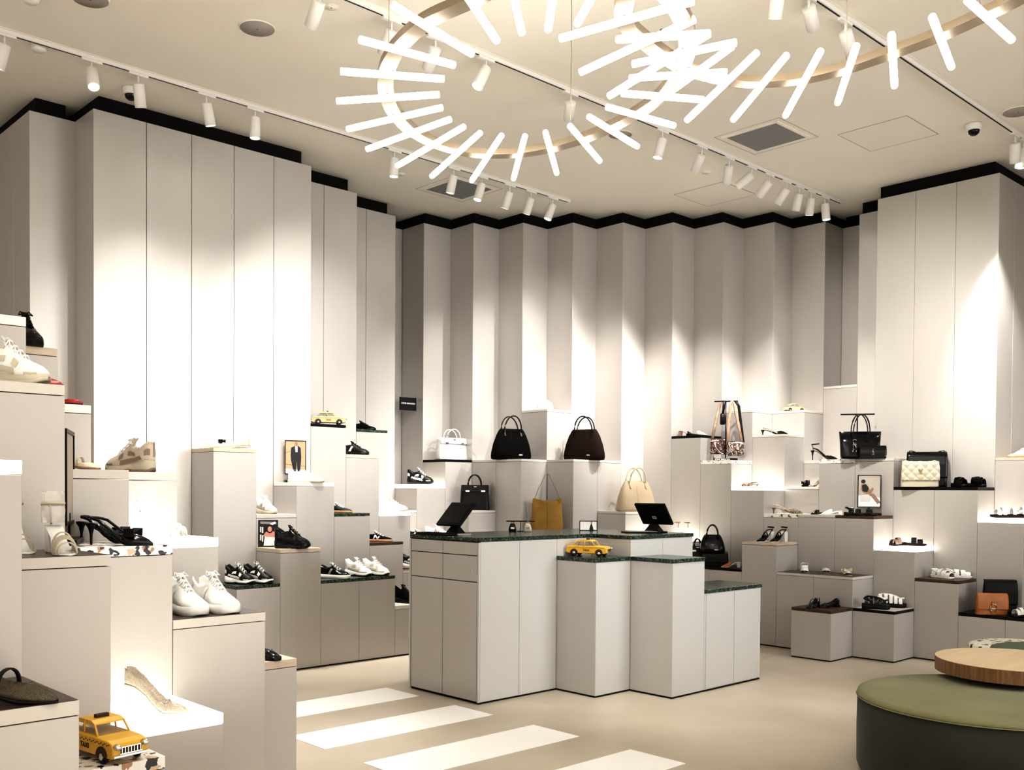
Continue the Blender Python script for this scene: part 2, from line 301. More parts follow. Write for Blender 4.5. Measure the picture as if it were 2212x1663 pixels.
def heel_shoe(name, label, at, L, h, H=.075, upper='kp', style='slingback', toe='point', heel='stiletto', sole=None, group=None, strapm=None, bow=None, cap=None, cat='shoe', straps=()):
    r = shoe_root(name, label, at, h, group, cat); wd = .33 if H > .03 else .35
    sole = sole or upper; strapm = strapm or upper
    th = .006 if H > .03 else .010
    zb = lambda x: heelz(x, H); zt = lambda x: heelz(x, H) + th + (.012 if style == 'platform' else 0)
    sole_mb(L, toe, wd, zt, zb, 1.0).build('sole', sole, r)
    # toe box or full body
    x0 = {'slingback': .44, 'pump': 0, 'flat': 0, 'mule': .46, 'sandal': 2, 'mary': 0, 'platform': 2}[style]
    if x0 < 1:
        rings = []; cl = {'slingback': .64, 'pump': .66, 'flat': .68, 'mule': .50, 'mary': .66}[style]
        for x in XS:
            if x < x0 - .001: continue
            b = zt(x) - .003; closed = x >= cl
            hh = interp([(0, .235), (.08, .225), (.2, .15), (.4, .115), (.58, .115), (.66, .15), (.75, .145), (.85, .115), (.93, .085), (1, .035)], x) * L
            if style == 'mule': hh = interp([(.46, .20), (.6, .22), (.75, .16), (.88, .09), (1, .02)], x) * L
            if style == 'slingback': hh *= interp([(.44, .4), (.54, .8), (.62, 1.1), (.8, 1.1), (1, 1)], x)
            zr = b + hh * .72 if closed else b + hh; zc = b + hh if closed else b + .004
            rings.append(sect(x, L, half(x, toe, wd), b, zr, zc, closed))
        MB().loft(rings, True).build('upper', upper, r)
    if cap:
        rings = []
        for x in XS:
            if x < .80: continue
            b = zt(x) - .004; hh = interp([(.66, .15), (.75, .145), (.85, .115), (.93, .085), (1, .035)], x) * L * 1.04
            rings.append([(p[0] + .001, p[1] * 1.03, p[2]) for p in sect(x, L, half(x, toe, wd), b, b + hh * .74, b + hh, True)])
        MB().loft(rings, True).build('toe_cap', cap, r)
    if H > .012:
        xh = (.075 - .5) * L
        if heel == 'stiletto': MB().lathe([(.004, 0), (.005, .004), (.0045, .012), (.0055, H * .5), (.011, H * .8), (.020, H * .97), (.021, H + .002)], (xh, 0, 0), 10).build('heel', sole, r)
        elif heel == 'kitten': MB().lathe([(.007, 0), (.007, .006), (.006, H * .4), (.011, H * .75), (.021, H)], (xh, 0, 0), 10).build('heel', sole, r)
        else:
            rr = L * .085; a = L * .078
            MB().loft([[(xh - rr, -a, 0), (xh + rr, -a, 0), (xh + rr, a, 0), (xh - rr, a, 0)], [(xh - rr * 1.1, -a * 1.1, H + .002), (xh + rr * 1.4, -a * 1.1, H * .95), (xh + rr * 1.4, a * 1.1, H * .95), (xh - rr * 1.1, a * 1.1, H + .002)]], False).build('heel', sole, r, bevel=.003)
    aw = .135 * L
    if style == 'slingback':
        pts = [((.60 - .5) * L, -aw * 1.1, zt(.6) + .05 * L), ((.42 - .5) * L, -aw * 1.05, zt(.42) + .055 * L), ((.25 - .5) * L, -aw, zt(.25) + .07 * L)] + [((.08 - .5) * L + (1 - math.cos(t)) * .0 + .09 * L * (1 - math.sin(t)) , -aw * math.cos(t) * .9, H + th + .06 * L + .015 * L * math.sin(t)) for t in [PI * k / 8 for k in range(9)]] + [((.25 - .5) * L, aw, zt(.25) + .07 * L), ((.42 - .5) * L, aw * 1.05, zt(.42) + .055 * L), ((.60 - .5) * L, aw * 1.1, zt(.6) + .05 * L)]
        MB().tube(pts, .0026, 6, ry=.006).build('heel_strap', strapm, r)
    if style in ('mary', 'flat') and style == 'mary':
        arc_strap(r, L, .46, zt(.46) + .06 * L, aw * 1.1, zt(.46) + .24 * L, strapm, 'instep_strap', .010)
    for (x, zz, nm) in straps:
        arc_strap(r, L, x, zt(x), half(x, toe, wd) * L, zt(x) + zz * L, strapm, nm, .013 if nm != 'ankle_strap' else .009)
    if 'ankle' in [s[2] for s in straps]: pass
    if bow:
        mb = MB(); xb = (.70 - .5) * L; zbw = zt(.7) + .15 * L
        for sy in (-1, 1): mb.loft([[(xb - .004, 0, zbw - .004), (xb + .004, 0, zbw - .004), (xb + .004, 0, zbw + .004), (xb - .004, 0, zbw + .004)], [(xb - .020, sy * .036, zbw - .012), (xb + .022, sy * .036, zbw - .012), (xb + .022, sy * .038, zbw + .020), (xb - .020, sy * .038, zbw + .020)]], False)
        mb.build('bow', bow, r, bevel=.002)
    return r
def ankle(root, L, H, m, zz=.30, r0=.034, drop=True):
    ex = (.13 - .5) * L; z = H + zz * L
    pts = [(ex + r0 * 1.15 * math.cos(t), r0 * math.sin(t), z + .004 * math.cos(t)) for t in [2 * PI * k / 16 for k in range(16)]]
    MB().tube(pts, .0024, 5, ry=.0055, closed=True).build('ankle_strap', m, root)
    if drop:
        MB().tube([((.03 - .5) * L, 0, H + .008), ((.02 - .5) * L, 0, H + zz * L * .5), (ex - r0 * 1.12, 0, z)], .0035, 5).build('heel_stay', m, root)
def sandal(name, label, at, L, h, sole='k', strap='k', th=.028, group=None, straps=((.34, .20), (.62, .20)), wrap=True, buckle=None, w=.03, footbed=None):
    r = shoe_root(name, label, at, h, group); wd = .38
    zt = lambda x: th + interp([(0, .012), (.3, .006), (1, 0)], x)
    sole_mb(L, 'round', wd, zt, lambda x: interp([(0, .0), (.9, 0), (1, .008)], x), 1.0).build('sole', sole, r)
    if footbed: sole_mb(L, 'round', wd, lambda x: zt(x) + .004, lambda x: zt(x) - .001, .95).build('footbed', footbed, r)
    for x, zz in straps:
        arc_strap(r, L, x, zt(x) - .004, half(x, 'round', wd) * L * 1.0, zt(x) + zz * L, strap, 'strap', w, .003)
        if len(straps) > 4 and x == straps[0][0]:
            MB().tube([((q - .5) * L, 0, zt(q) + zq * L + .002) for q, zq in straps] + [((.93 - .5) * L, 0, zt(.9) + .05)], .0035, 6, ry=.009).build('centre_strap', strap, r)
        if buckle:
            z = zt(x) + zz * L * .86; y = -half(x, 'round', wd) * L * .55
            c = ((x - .5) * L, y - .006, z)
            MB().tube([(c[0] - .010, y, z - .008), (c[0] + .010, y, z - .008), (c[0] + .010, y, z + .010), (c[0] - .010, y, z + .010)], .002, 5, closed=True).build('buckle', buckle, r)
    if wrap:
        a = .135 * L
        pts = [((.36 - .5) * L, -a, th + .03)] + [((.06 - .5) * L + .07 * L * (1 - math.sin(t)), -a * math.cos(t), th + .055) for t in [PI * k / 8 for k in range(9)]] + [((.36 - .5) * L, a, th + .03)]
        MB().tube(pts, .003, 5, ry=.009).build('heel_strap', strap, r)
    return r
# ---------------------------------------------------------------- bags (width along local x, front towards local -y)
def sring(w, d, z, n=28, e=3.2, cx=0, cy=0):
    out = []
    for k in range(n):
        t = 2 * PI * k / n; c, s = math.cos(t), math.sin(t)
        out.append((cx + w / 2 * math.copysign(abs(c) ** (2 / e), c), cy + d / 2 * math.copysign(abs(s) ** (2 / e), s), z))
    return out
def handle(root, w, z0, h, y, m, r=.007, name='handle', lean=0., flat=None, xo=0):
    pts = [(xo - w / 2, y, z0 - .02)] + [(xo - w / 2 * math.cos(t), y + lean * math.sin(t), z0 + h * math.sin(t)) for t in [PI * k / 14 for k in range(15)]] + [(xo + w / 2, y, z0 - .02)]
    return MB().tube(pts, r, 8, ry=flat).build(name, m, root)
def dome_bag(label, at, w, H, h, m, hh, d=.17, group=None, plate=True, hm=None, front=None, seam=True, name='handbag'):
    r = thing(name, label, 'handbag', at, RV + R(h), group)
    prof = [(.90, .84, 0), (.97, .96, .015), (1.0, 1.0, .10), (.985, .98, .22), (.90, .82, .50), (.76, .56, .78), (.64, .32, .94), (.58, .20, 1.0)]
    MB().loft([sring(w * a, d * b, H * z) for a, b, z in prof], True).build('body', m, r)
    hmm = hm or m
    for y in (-.05, .05):
        handle(r, w * .44, H * .93, hh, y * .9, hmm, .0075, lean=y * .5)
    mb = MB()
    for sx in (-1, 1):
        for y in (-1, 1):
            mb.loft([[(sx * w * .21 - .010, y * d * .14, H * .97), (sx * w * .21 + .010, y * d * .14, H * .97), (sx * w * .21 + .010, y * (d * .14 + .006), H * .97), (sx * w * .21 - .010, y * (d * .14 + .006), H * .97)],
                     [(sx * w * .21 - .010, y * d * .30, H * .76), (sx * w * .21 + .010, y * d * .30, H * .76), (sx * w * .21 + .010, y * (d * .30 + .006), H * .76), (sx * w * .21 - .010, y * (d * .30 + .006), H * .76)]], False)
    mb.build('handle_tab', hmm, r)
    if plate: MB().box((w * .16, -d * .497, H * .15), (.036, .004, .010)).build('name_plate', 'silver', r)
    if seam:
        MB().tube([(-w * .05, -d * .503 * q, H * z) for q, z in ((.97, .02), (1.0, .12), (.97, .24), (.82, .5), (.57, .78), (.34, .93))], .0016, 5).build('front_seam', hmm, r)
    return r
def box_bag(label, at, w, H, h, m, hh, d=.13, metal='silver', group=None, name='handbag', turn=True):
    r = thing(name, label, 'handbag', at, RV + R(h), group)
    MB().loft([sring(w * a, d * b, H * z, e=7) for a, b, z in ((1, 1, 0), (1.0, 1.0, .05), (.97, .86, .5), (.93, .62, .9), (.92, .58, 1.0))], True).build('body', m, r, bevel=0)
    MB().loft([[(-w * .465, -d * .31, H * 1.0), (w * .465, -d * .31, H * 1.0), (w * .465, -d * .33, H * 1.005), (-w * .465, -d * .33, H * 1.005)],
               [(-w * .47, -d * .435, H * .74), (w * .47, -d * .435, H * .74), (w * .47, -d * .46, H * .74), (-w * .47, -d * .46, H * .74)]], False).build('flap', m, r, bevel=.002)
    for sx in (-1, 1):
        f = MB().box((sx * w * .27, -d * .455, H * .76), (.045, .006, .018)).build('turn_lock', metal, r, bevel=.002)
    MB().box((0, -d * .40, H * .93), (.030, .006, .007)).build('name_plate', metal, r)
    for y in (-.03, .03): handle(r, w * .46, H * .98, hh, y, m, .006, lean=y * .5)
    return r
def emblem(root, m, x, y, z, s):
    # tall outlined S crossed over a second loop
    pts = [(.42, .78), (.22, 1.0), (-.18, 1.0), (-.42, .80), (-.38, .52), (.0, .10), (.36, -.30), (.42, -.62), (.16, -.86), (-.20, -.84), (-.42, -.62)]
    e = MB().tube([(x + a * s * .42, y, z + b * s * .6) for a, b in pts], s * .045, 6)
    e.tube([(x - .30 * s * .42, y, z - .5 * s), (x - .30 * s * .42, y, z + .12 * s), (x, y, z + .48 * s), (x + .30 * s * .42, y, z + .12 * s), (x + .30 * s * .42, y, z - .5 * s)], s * .036, 6)
    for sx in (-1, 1): e.box((x + sx * s * .17, y, z - .62 * s), (s * .05, s * .05, s * .16))
    return e.build('emblem', m, root)
def flap_bag(label, at, w, H, h, m, d=.09, quilt=False, lock='buckle', group=None, tilt=0, name='flap_bag', chain=None, emb='silver'):
    r = thing(name, label, 'handbag', at, RV + R(h), group)
    MB().loft([sring(w * a, d * b, H * z, e=6) for a, b, z in ((1, 1, 0), (1.02, 1.03, .05), (1.0, .95, .5), (.95, .8, .9), (.92, .7, 1.0))], True).build('body', m, r)
    # flap wraps from the back over the top and down the front
    nx = 60 if quilt else 16; rows = []
    path = [(d * .30, H * 1.0), (d * .05, H * 1.035), (-d * .25, H * 1.02), (-d * .44, H * .93), (-d * .52, H * .70), (-d * .55, H * .45), (-d * .56, H * .26)]
    fine = []
    for (a, b), (c, e) in zip(path, path[1:]):
        for q in range(8 if quilt else 4): fine.append((lerp(a, c, q / (8 if quilt else 4)), lerp(b, e, q / (8 if quilt else 4))))
    fine.append(path[-1]); ln = 0
    for idx, (yy, zz) in enumerate(fine):
        if idx: ln += math.hypot(yy - fine[idx - 1][0], zz - fine[idx - 1][1])
        row = []
        for k in range(nx + 1):
            u = (k / nx - .5) * w * lerp(.95, 1.02, min(1, idx / len(fine) * 1.5))
            p = 0
            if quilt:
                c = .062; c = .082; p = .016 * (abs(math.sin(PI * (u + ln) / c)) * abs(math.sin(PI * (u - ln) / c))) ** .4
            row.append((u, yy - p - .004, zz + p * .5))
        rows.append(row)
    vs = [p for rw in rows for p in rw]; fs = [(a * (nx + 1) + k, (a + 1) * (nx + 1) + k, (a + 1) * (nx + 1) + k + 1, a * (nx + 1) + k + 1) for a in range(len(rows) - 1) for k in range(nx)]
    f = MB().add(vs, fs, True).build('flap', m, r); sm = f.modifiers.new('solid', 'SOLIDIFY'); sm.thickness = .004; sm.offset = -1
    if lock == 'buckle':
        y = -d * .56 - .012; z = H * .36; s = H * .17
        MB().box((0, y + .005, H * .38), (w * .10, .004, H * .52)).build('tab', m, r)
        MB().tube([(-s * .7, y, z - s * .9), (s * .7, y, z - s * .9), (s * .8, y, z + s * .4), (s * .45, y, z + s), (-s * .45, y, z + s), (-s * .8, y, z + s * .4)], .0035, 6, closed=True).build('buckle', 'silver', r)
        MB().box((0, y, z - s * .25), (s * 1.1, .004, s * .22)).build('buckle_bar', 'silver', r)
    elif lock == 'emblem': emblem(r, emb, 0, -d * .56 - .012, H * .52, H * .36)
    if chain:
        pts = [(-w * .46, 0, H * .95)] + [(-w * .46 * math.cos(t), -.01 * math.sin(t), H * 1.0 + .02 * math.sin(3 * t)) for t in [PI * k / 12 for k in range(13)]]
        MB().tube(pts, .005, 6).build('strap', chain, r)
    return r
# ---------------------------------------------------------------- toy cars (front towards local +x)
def toy_car(label, at, L, h, m, group=None, name='toy_taxi', taxi=True, beetle=False, letter='TAXI'):
    r = thing(name, label, 'toy car', at, RV + R(h), group); wd = L * .38
    zg = L * .055
    low = [(-.5, .10), (-.485, .20), (-.44, .235), (-.30, .245), (.20, .245), (.40, .235), (.475, .215), (.50, .17), (.50, .09), (.45, .065), (-.46, .065)]
    if beetle: low = [(-.5, .09), (-.47, .16), (-.38, .22), (-.2, .24), (.2, .24), (.38, .22), (.47, .16), (.5, .09), (.45, .06), (-.45, .06)]
    rings = []
    for q, s in ((-1, .90), (-.93, 1), (-.5, 1.0), (.5, 1.0), (.93, 1), (1, .90)):
        rings.append([(x * L * (1 if abs(q) < .95 else .985), q * wd / 2, (.155 + (z - .155) * s) * L) for x, z in low])
    MB().loft(rings, False).build('body', m, r, bevel=L * .012, seg=2)
    ca = [(-.33, .24), (-.25, .345), (-.16, .375), (.06, .375), (.12, .35), (.20, .24)] if not beetle else [(-.34, .23), (-.24, .34), (-.08, .40), (.08, .39), (.17, .33), (.24, .23)]
    zm = .25 * L
    # roof with pillars: roof plate, glass block, pillars
    MB().loft([[(x * L * .985, y, z * L * .985) for x, z in ca] for y in (-wd * .40, wd * .40)], False).build('window_glass', 'glass', r, bevel=L * .006)
    roof = [(x, z) for x, z in ca if z > .33]
    mb = MB(); rp = [(roof[0][0] * L - .002, (roof[0][1] - .01) * L)] + [(x * L, z * L + .001) for x, z in roof] + [(roof[-1][0] * L + .002, (roof[-1][1] - .01) * L)]
    mb.loft([[(x, y, z) for x, z in rp] for y in (-wd * .42, wd * .42)], False)
    for sy in (-1, 1):
        y = sy * wd * .405
        for (a, b) in ((ca[0], ca[1]), (ca[-1], ca[-2])): mb.tube([(a[0] * L, sy * wd * .44, a[1] * L), (b[0] * L, y, b[1] * L)], L * .011, 6)
        mb.tube([(-.04 * L, sy * wd * .44, .24 * L), (-.05 * L, y, .37 * L)], L * .010, 6)
    mb.build('roof', m, r)
    for sy in (-1, 1):
        for x in (-.30, .31):
            c = Vector((x * L, sy * wd * .46, .075 * L)); wr = L * .075
            mw = Matrix.Rotation(PI / 2, 3, 'X')
            mb = MB(); rings = []
            for rad, yy in ((.55, -.5), (.9, -.5), (1, -.3), (1, .3), (.9, .5), (.55, .5)):
                rings.append([c + Vector((wr * rad * math.cos(t), yy * L * .045, wr * rad * math.sin(t))) for t in [2 * PI * k / 20 for k in range(20)]])
            w_ = mb.loft(rings, True).build('wheel', 'tyre', r)
            hb = MB(); hb.loft([[c + Vector((wr * q * math.cos(t), sy * yy, wr * q * math.sin(t))) for t in [2 * PI * k / 16 for k in range(16)]] for q, yy in ((.5, L * .018), (.45, L * .030), (.15, L * .034))], True).build('hubcap', 'silver', w_)
            # dark half disc put in as the shade inside the wheel arch
            MB().loft([[c + Vector((wr * 1.22 * math.cos(t), sy * (yy - L * .0), wr * 1.22 * math.sin(t) + L * .006)) for t in [PI * k / 10 for k in range(11)]] for yy in (L * .0, L * .0295 if sy else 0)], False).build('wheel_arch_shade', 'rustd', r)
    MB().box((.505 * L, 0, .095 * L), (.022 * L, wd * .98, .028 * L)).build('front_bumper', 'silver', r, bevel=.002)
    MB().box((-.505 * L, 0, .095 * L), (.022 * L, wd * .98, .028 * L)).build('rear_bumper', 'silver', r, bevel=.002)
    for sy in (-1, 1):
        MB().loft([[(.50 * L + dx, sy * wd * .38 + .038 * L * q * math.cos(t), .185 * L + .030 * L * q * math.sin(t)) for t in [2 * PI * k / 14 for k in range(14)]] for dx, q in ((-.004, 1), (.008, .95), (.012, .5))], True).build('headlamp', 'silver', r)
    if not beetle:
        g = MB()
        for k in range(7): g.box((.505 * L, (k - 3) * wd * .085, .145 * L), (.010 * L, wd * .02, .065 * L))
        g.box((.503 * L, 0, .178 * L), (.014 * L, wd * .62, .010 * L)); g.box((.503 * L, 0, .115 * L), (.014 * L, wd * .62, .010 * L)); g.build('grille', 'silver', r)
        MB().box((.500 * L, 0, .147 * L), (.006 * L, wd * .58, .058 * L)).build('grille_backing', 'rustd', r)
    if taxi:
        MB().box((-.02 * L, 0, .395 * L), (.05 * L, wd * .36, .035 * L)).build('roof_sign', 'rustd', r, bevel=.001)
        mb = MB()
        for sy in (-1, 1):
            for k in range(26):
                x = (-.42 + k * .034) * L
                if k % 2: mb.box((x, sy * wd * .502, .205 * L), (.018 * L, .0012, .010 * L))
                else: mb.box((x, sy * wd * .502, .193 * L), (.018 * L, .0012, .010 * L))
        mb.build('checker_stripe', 'rustd', r)
        text(letter, L * .07, 'rustd', r, (0, -wd * .505, .14 * L), (PI / 2, 0, 0))
    return r
# ---------------------------------------------------------------- framed pictures
def flatpoly(pts, y, m, root, name, th=.0012):
    return MB().loft([[(x, y, z) for x, z in pts], [(x, y - th, z) for x, z in pts]], False).build(name, m, root)
def ell(cx, cz, a, b, n=14): return [(cx + a * math.cos(2 * PI * k / n), cz + b * math.sin(2 * PI * k / n)) for k in range(n)]
def frame(label, at, w, H, h, pic='paper', foot=.06, ft=.012, depth=.02, name='framed_photograph', cat='framed photo', figure=None, footm='black'):
    r = thing(name, label, cat, at, RV + R(h))
    z0 = foot
    f = MB(); t = ft
    f.bx(-w / 2, w / 2, -depth / 2, depth / 2, z0, z0 + t); f.bx(-w / 2, w / 2, -depth / 2, depth / 2, z0 + H - t, z0 + H)
    f.bx(-w / 2, -w / 2 + t, -depth / 2, depth / 2, z0 + t, z0 + H - t); f.bx(w / 2 - t, w / 2, -depth / 2, depth / 2, z0 + t, z0 + H - t)
    f.build('frame', 'black', r)
    p = MB().bx(-w / 2 + t, w / 2 - t, -.002, .006, z0 + t, z0 + H - t).build('picture', pic, r)
    if foot:
        MB().bx(-w * .5, w * .5, -.045, .045, 0, .022).build('foot', footm, r, bevel=.002)
        MB().bx(-.012, .012, .001, .009, .02, z0 + t + .03).build('stand_post', footm, r)
    if figure: figure(p, w, H, z0)
    return r
def fig_suit(p, w, H, z):
    s = H; y = -.0025
    q = lambda L: [(a * s, z + b * s) for a, b in L]
    flatpoly(q([(-.33, .30), (.33, .24), (.33, .245), (-.33, .305)]), y, 'suit', p, 'printed_line')
    flatpoly(q([(-.33, .62), (-.05, .70), (-.05, .705), (-.33, .625)]), y, 'suit', p, 'printed_line')
    flatpoly(q([(-.30, .04), (.30, .04), (.30, .14), (-.30, .16)]), y, 'paperw', p, 'printed_floor')
    flatpoly(q([(-.14, .56), (-.13, .78), (-.02, .84), (.08, .84), (.15, .78), (.17, .50), (.14, .10), (.06, .08), (.04, .40), (.02, .08), (-.06, .10), (-.13, .42)]), y, 'suit', p, 'printed_suit')
    flatpoly(q([(-.015, .83), (.06, .83), (.06, .66), (0, .66)]), y - .0013, 'paperw', p, 'printed_shirt')
    flatpoly(q(ell(.02, .90, .042, .06)), y - .0013, 'skin', p, 'printed_head')
def fig_sit(p, w, H, z):
    s = H; y = -.0025
    q = lambda L: [(a * s, z + b * s) for a, b in L]
    flatpoly(q([(-.33, .05), (.33, .05), (.33, .30), (.0, .36), (-.33, .38)]), y, 'paperw', p, 'printed_floor')
    flatpoly(q([(-.26, .18), (.0, .16), (.08, .30), (-.02, .40), (-.28, .38)]), y - .0006, 'cwhite', p, 'printed_block')
    flatpoly(q(ell(-.18, .80, .065, .06)), y - .0013, 'suit', p, 'printed_hair')
    flatpoly(q([(-.24, .70), (-.14, .74), (-.04, .66), (.02, .52), (.0, .42), (-.14, .44), (-.24, .55)]), y - .0013, 'skin', p, 'printed_body')
    flatpoly(q([(-.22, .68), (-.10, .72), (-.02, .60), (-.06, .48), (-.20, .50)]), y - .002, 'suit', p, 'printed_top')
    flatpoly(q([(-.02, .50), (.10, .62), (.13, .58), (.06, .44), (.28, .14), (.24, .11), (.0, .42)]), y - .002, 'skin', p, 'printed_leg')
    flatpoly(q([(.0, .46), (.14, .42), (.34, .16), (.30, .13), (.10, .32), (.0, .38)]), y - .0026, 'tau', p, 'printed_leg')
def fig_cover(p, w, H, z):
    s = H; y = -.0025
    q = lambda L: [(a * s, z + b * s) for a, b in L]
    for k, (x, a, b) in enumerate([(-.29, .55, .75), (-.22, .52, .74), (-.29, .25, .46), (-.22, .20, .44)]):
        flatpoly(q([(x, a), (x + .045, a), (x + .045, b), (x, b)]), y, 'paperw', p, 'printed_strip')
    flatpoly(q([(-.16, .05), (.26, .05), (.26, .38), (-.12, .42)]), y, 'paperw', p, 'printed_shirt')
    flatpoly(q([(-.18, .40), (.30, .36), (.28, .54), (.1, .62), (-.1, .55)]), y - .0006, 'pink', p, 'printed_shoulders')
    flatpoly(q(ell(.06, .68, .13, .17)), y - .0013, 'suit', p, 'printed_hair')
    flatpoly(q(ell(.06, .66, .075, .105)), y - .002, 'pink', p, 'printed_face')
    flatpoly(q([(-.28, .86), (.3, .84), (.3, .93), (-.28, .95)]), y, 'gry', p, 'printed_band')
    flatpoly(q([(.0, .82), (.25, .95), (.28, .88), (.1, .78)]), y - .0006, 'paperw', p, 'printed_strip')
# ================================================================ setting
def island(u, v):
    c, s = math.cos(.00695), math.sin(.00695); a = u * W * 1.0029; b = v * W * 1.0029
    return GX(-3.5596) + c * a - s * b, GY(-11.0844) + s * a + c * b
def ILV(l): return Z0 + DZ * l * 1.0242 - .0183
struct(MB().bx(-4, 15, -6, 13, -.12, 0).build('floor', 'floor'))
struct(MB().bx(-4, 15, -6, 13, ZC, ZC + .15).build('ceiling', 'ceil'))
# tall panelled columns: each wall one structure, seams are real gaps between the boxes
def tall(name, cells, extra):
    mb = MB(); bk = MB(); g = .0022
    for (i, j), (ex, ey) in zip(cells, extra):
        x0 = GX(i) - (.04 if i == 0 and j == 0 else 0)
        mb.bx(x0 + g, GX(i + 1) + ex - g, GY(j) + g, GY(j + 1) + ey, .012, ZT)
        bk.bx(x0 + (0 if (i - 1, j) in cells else .07), GX(i + 1) + ex - (0 if (i + 1, j) in cells else .07), GY(j) + (0 if (i, j - 1) in cells else .07), GY(j + 1) + ey, ZT, ZC - .001)
        bk.bx(x0 + .006, GX(i + 1) + ex - .006, GY(j) + .010, GY(j + 1) + ey - .01, 0, ZT - .004)
    o = struct(mb.build(name, 'panel', bevel=.0012, seg=1)); b = bk.build('shadow_gap', 'recess', o)
    return o
tall('wall_left', [(-1, 1), (-1, 2), (-1, 3), (-1, 4)] + [(i, 0) for i in range(5)] + [(5, 1), (6, 1), (7, 2), (8, 2), (9, 3)],
     [(-.02, 0)] * 4 + [(0, .8)] * 5 + [(0, .8)] * 2 + [(0, .6)] * 2 + [(0, .4)])
zz = [(10 + k, 2 - k) for k in range(9)]
tall('wall_back', zz, [(.45, .45)] * 8 + [(.6, .4)])
tall('wall_right', [(19, -7), (18, -8), (17, -9), (17, -10), (17, -11), (18, -11), (19, -11)], [(.5, 0)] * 2 + [(0, 0)] * 2 + [(0, 0)] * 3)
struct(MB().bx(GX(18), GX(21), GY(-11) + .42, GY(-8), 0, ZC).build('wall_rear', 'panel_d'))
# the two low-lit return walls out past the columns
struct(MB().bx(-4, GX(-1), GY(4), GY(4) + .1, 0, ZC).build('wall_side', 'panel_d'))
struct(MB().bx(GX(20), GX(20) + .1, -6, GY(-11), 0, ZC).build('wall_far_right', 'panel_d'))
# crossing stripes painted on the floor
for n, (a, b, c, d, lab) in enumerate([(3.22, 4.58, 5.735, 6.14, 'white painted floor stripe furthest away, nearest the left shelves'), (3.22, 4.575, 4.92, 5.322, 'white painted floor stripe second from the back, ending by the counter corner'),
    (3.22, 4.578, 4.128, 4.531, 'white painted floor stripe third from the back, in front of the counter'), (3.22, 4.575, 3.315, 3.716, 'white painted floor stripe nearest the viewer, cut by the bottom of the picture')]):
    tag(MB().bx(a, b, c, d, .0005, .003).build('floor_stripe', 'stripe'), lab, 'floor stripe', 'crossing stripes painted on the floor')
# ================================================================ plinths
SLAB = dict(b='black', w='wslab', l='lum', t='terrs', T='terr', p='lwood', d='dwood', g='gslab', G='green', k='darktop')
def plinth(x0, y0, ztop, slab, label, th, rz=0., group='grey display plinths along the walls', edge=None, s=1.):
    r = thing('display_plinth', label, 'plinth', (x0, y0, 0), rz, group)
    w = W * s; g = .0012
    MB().bx(g + .004, w - g - .004, g + .004, w - g - .004, 0, .014).build('recessed_base', 'recess', r)
    MB().bx(g, w - g, g, w - g, .012, ztop - th - .003).build('body', 'panel_d', r, bevel=.0012, seg=1)
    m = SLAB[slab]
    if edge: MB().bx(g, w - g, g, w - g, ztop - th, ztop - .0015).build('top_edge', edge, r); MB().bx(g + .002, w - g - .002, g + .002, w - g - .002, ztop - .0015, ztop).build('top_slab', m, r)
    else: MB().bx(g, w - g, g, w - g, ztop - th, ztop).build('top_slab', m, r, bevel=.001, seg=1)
    return r
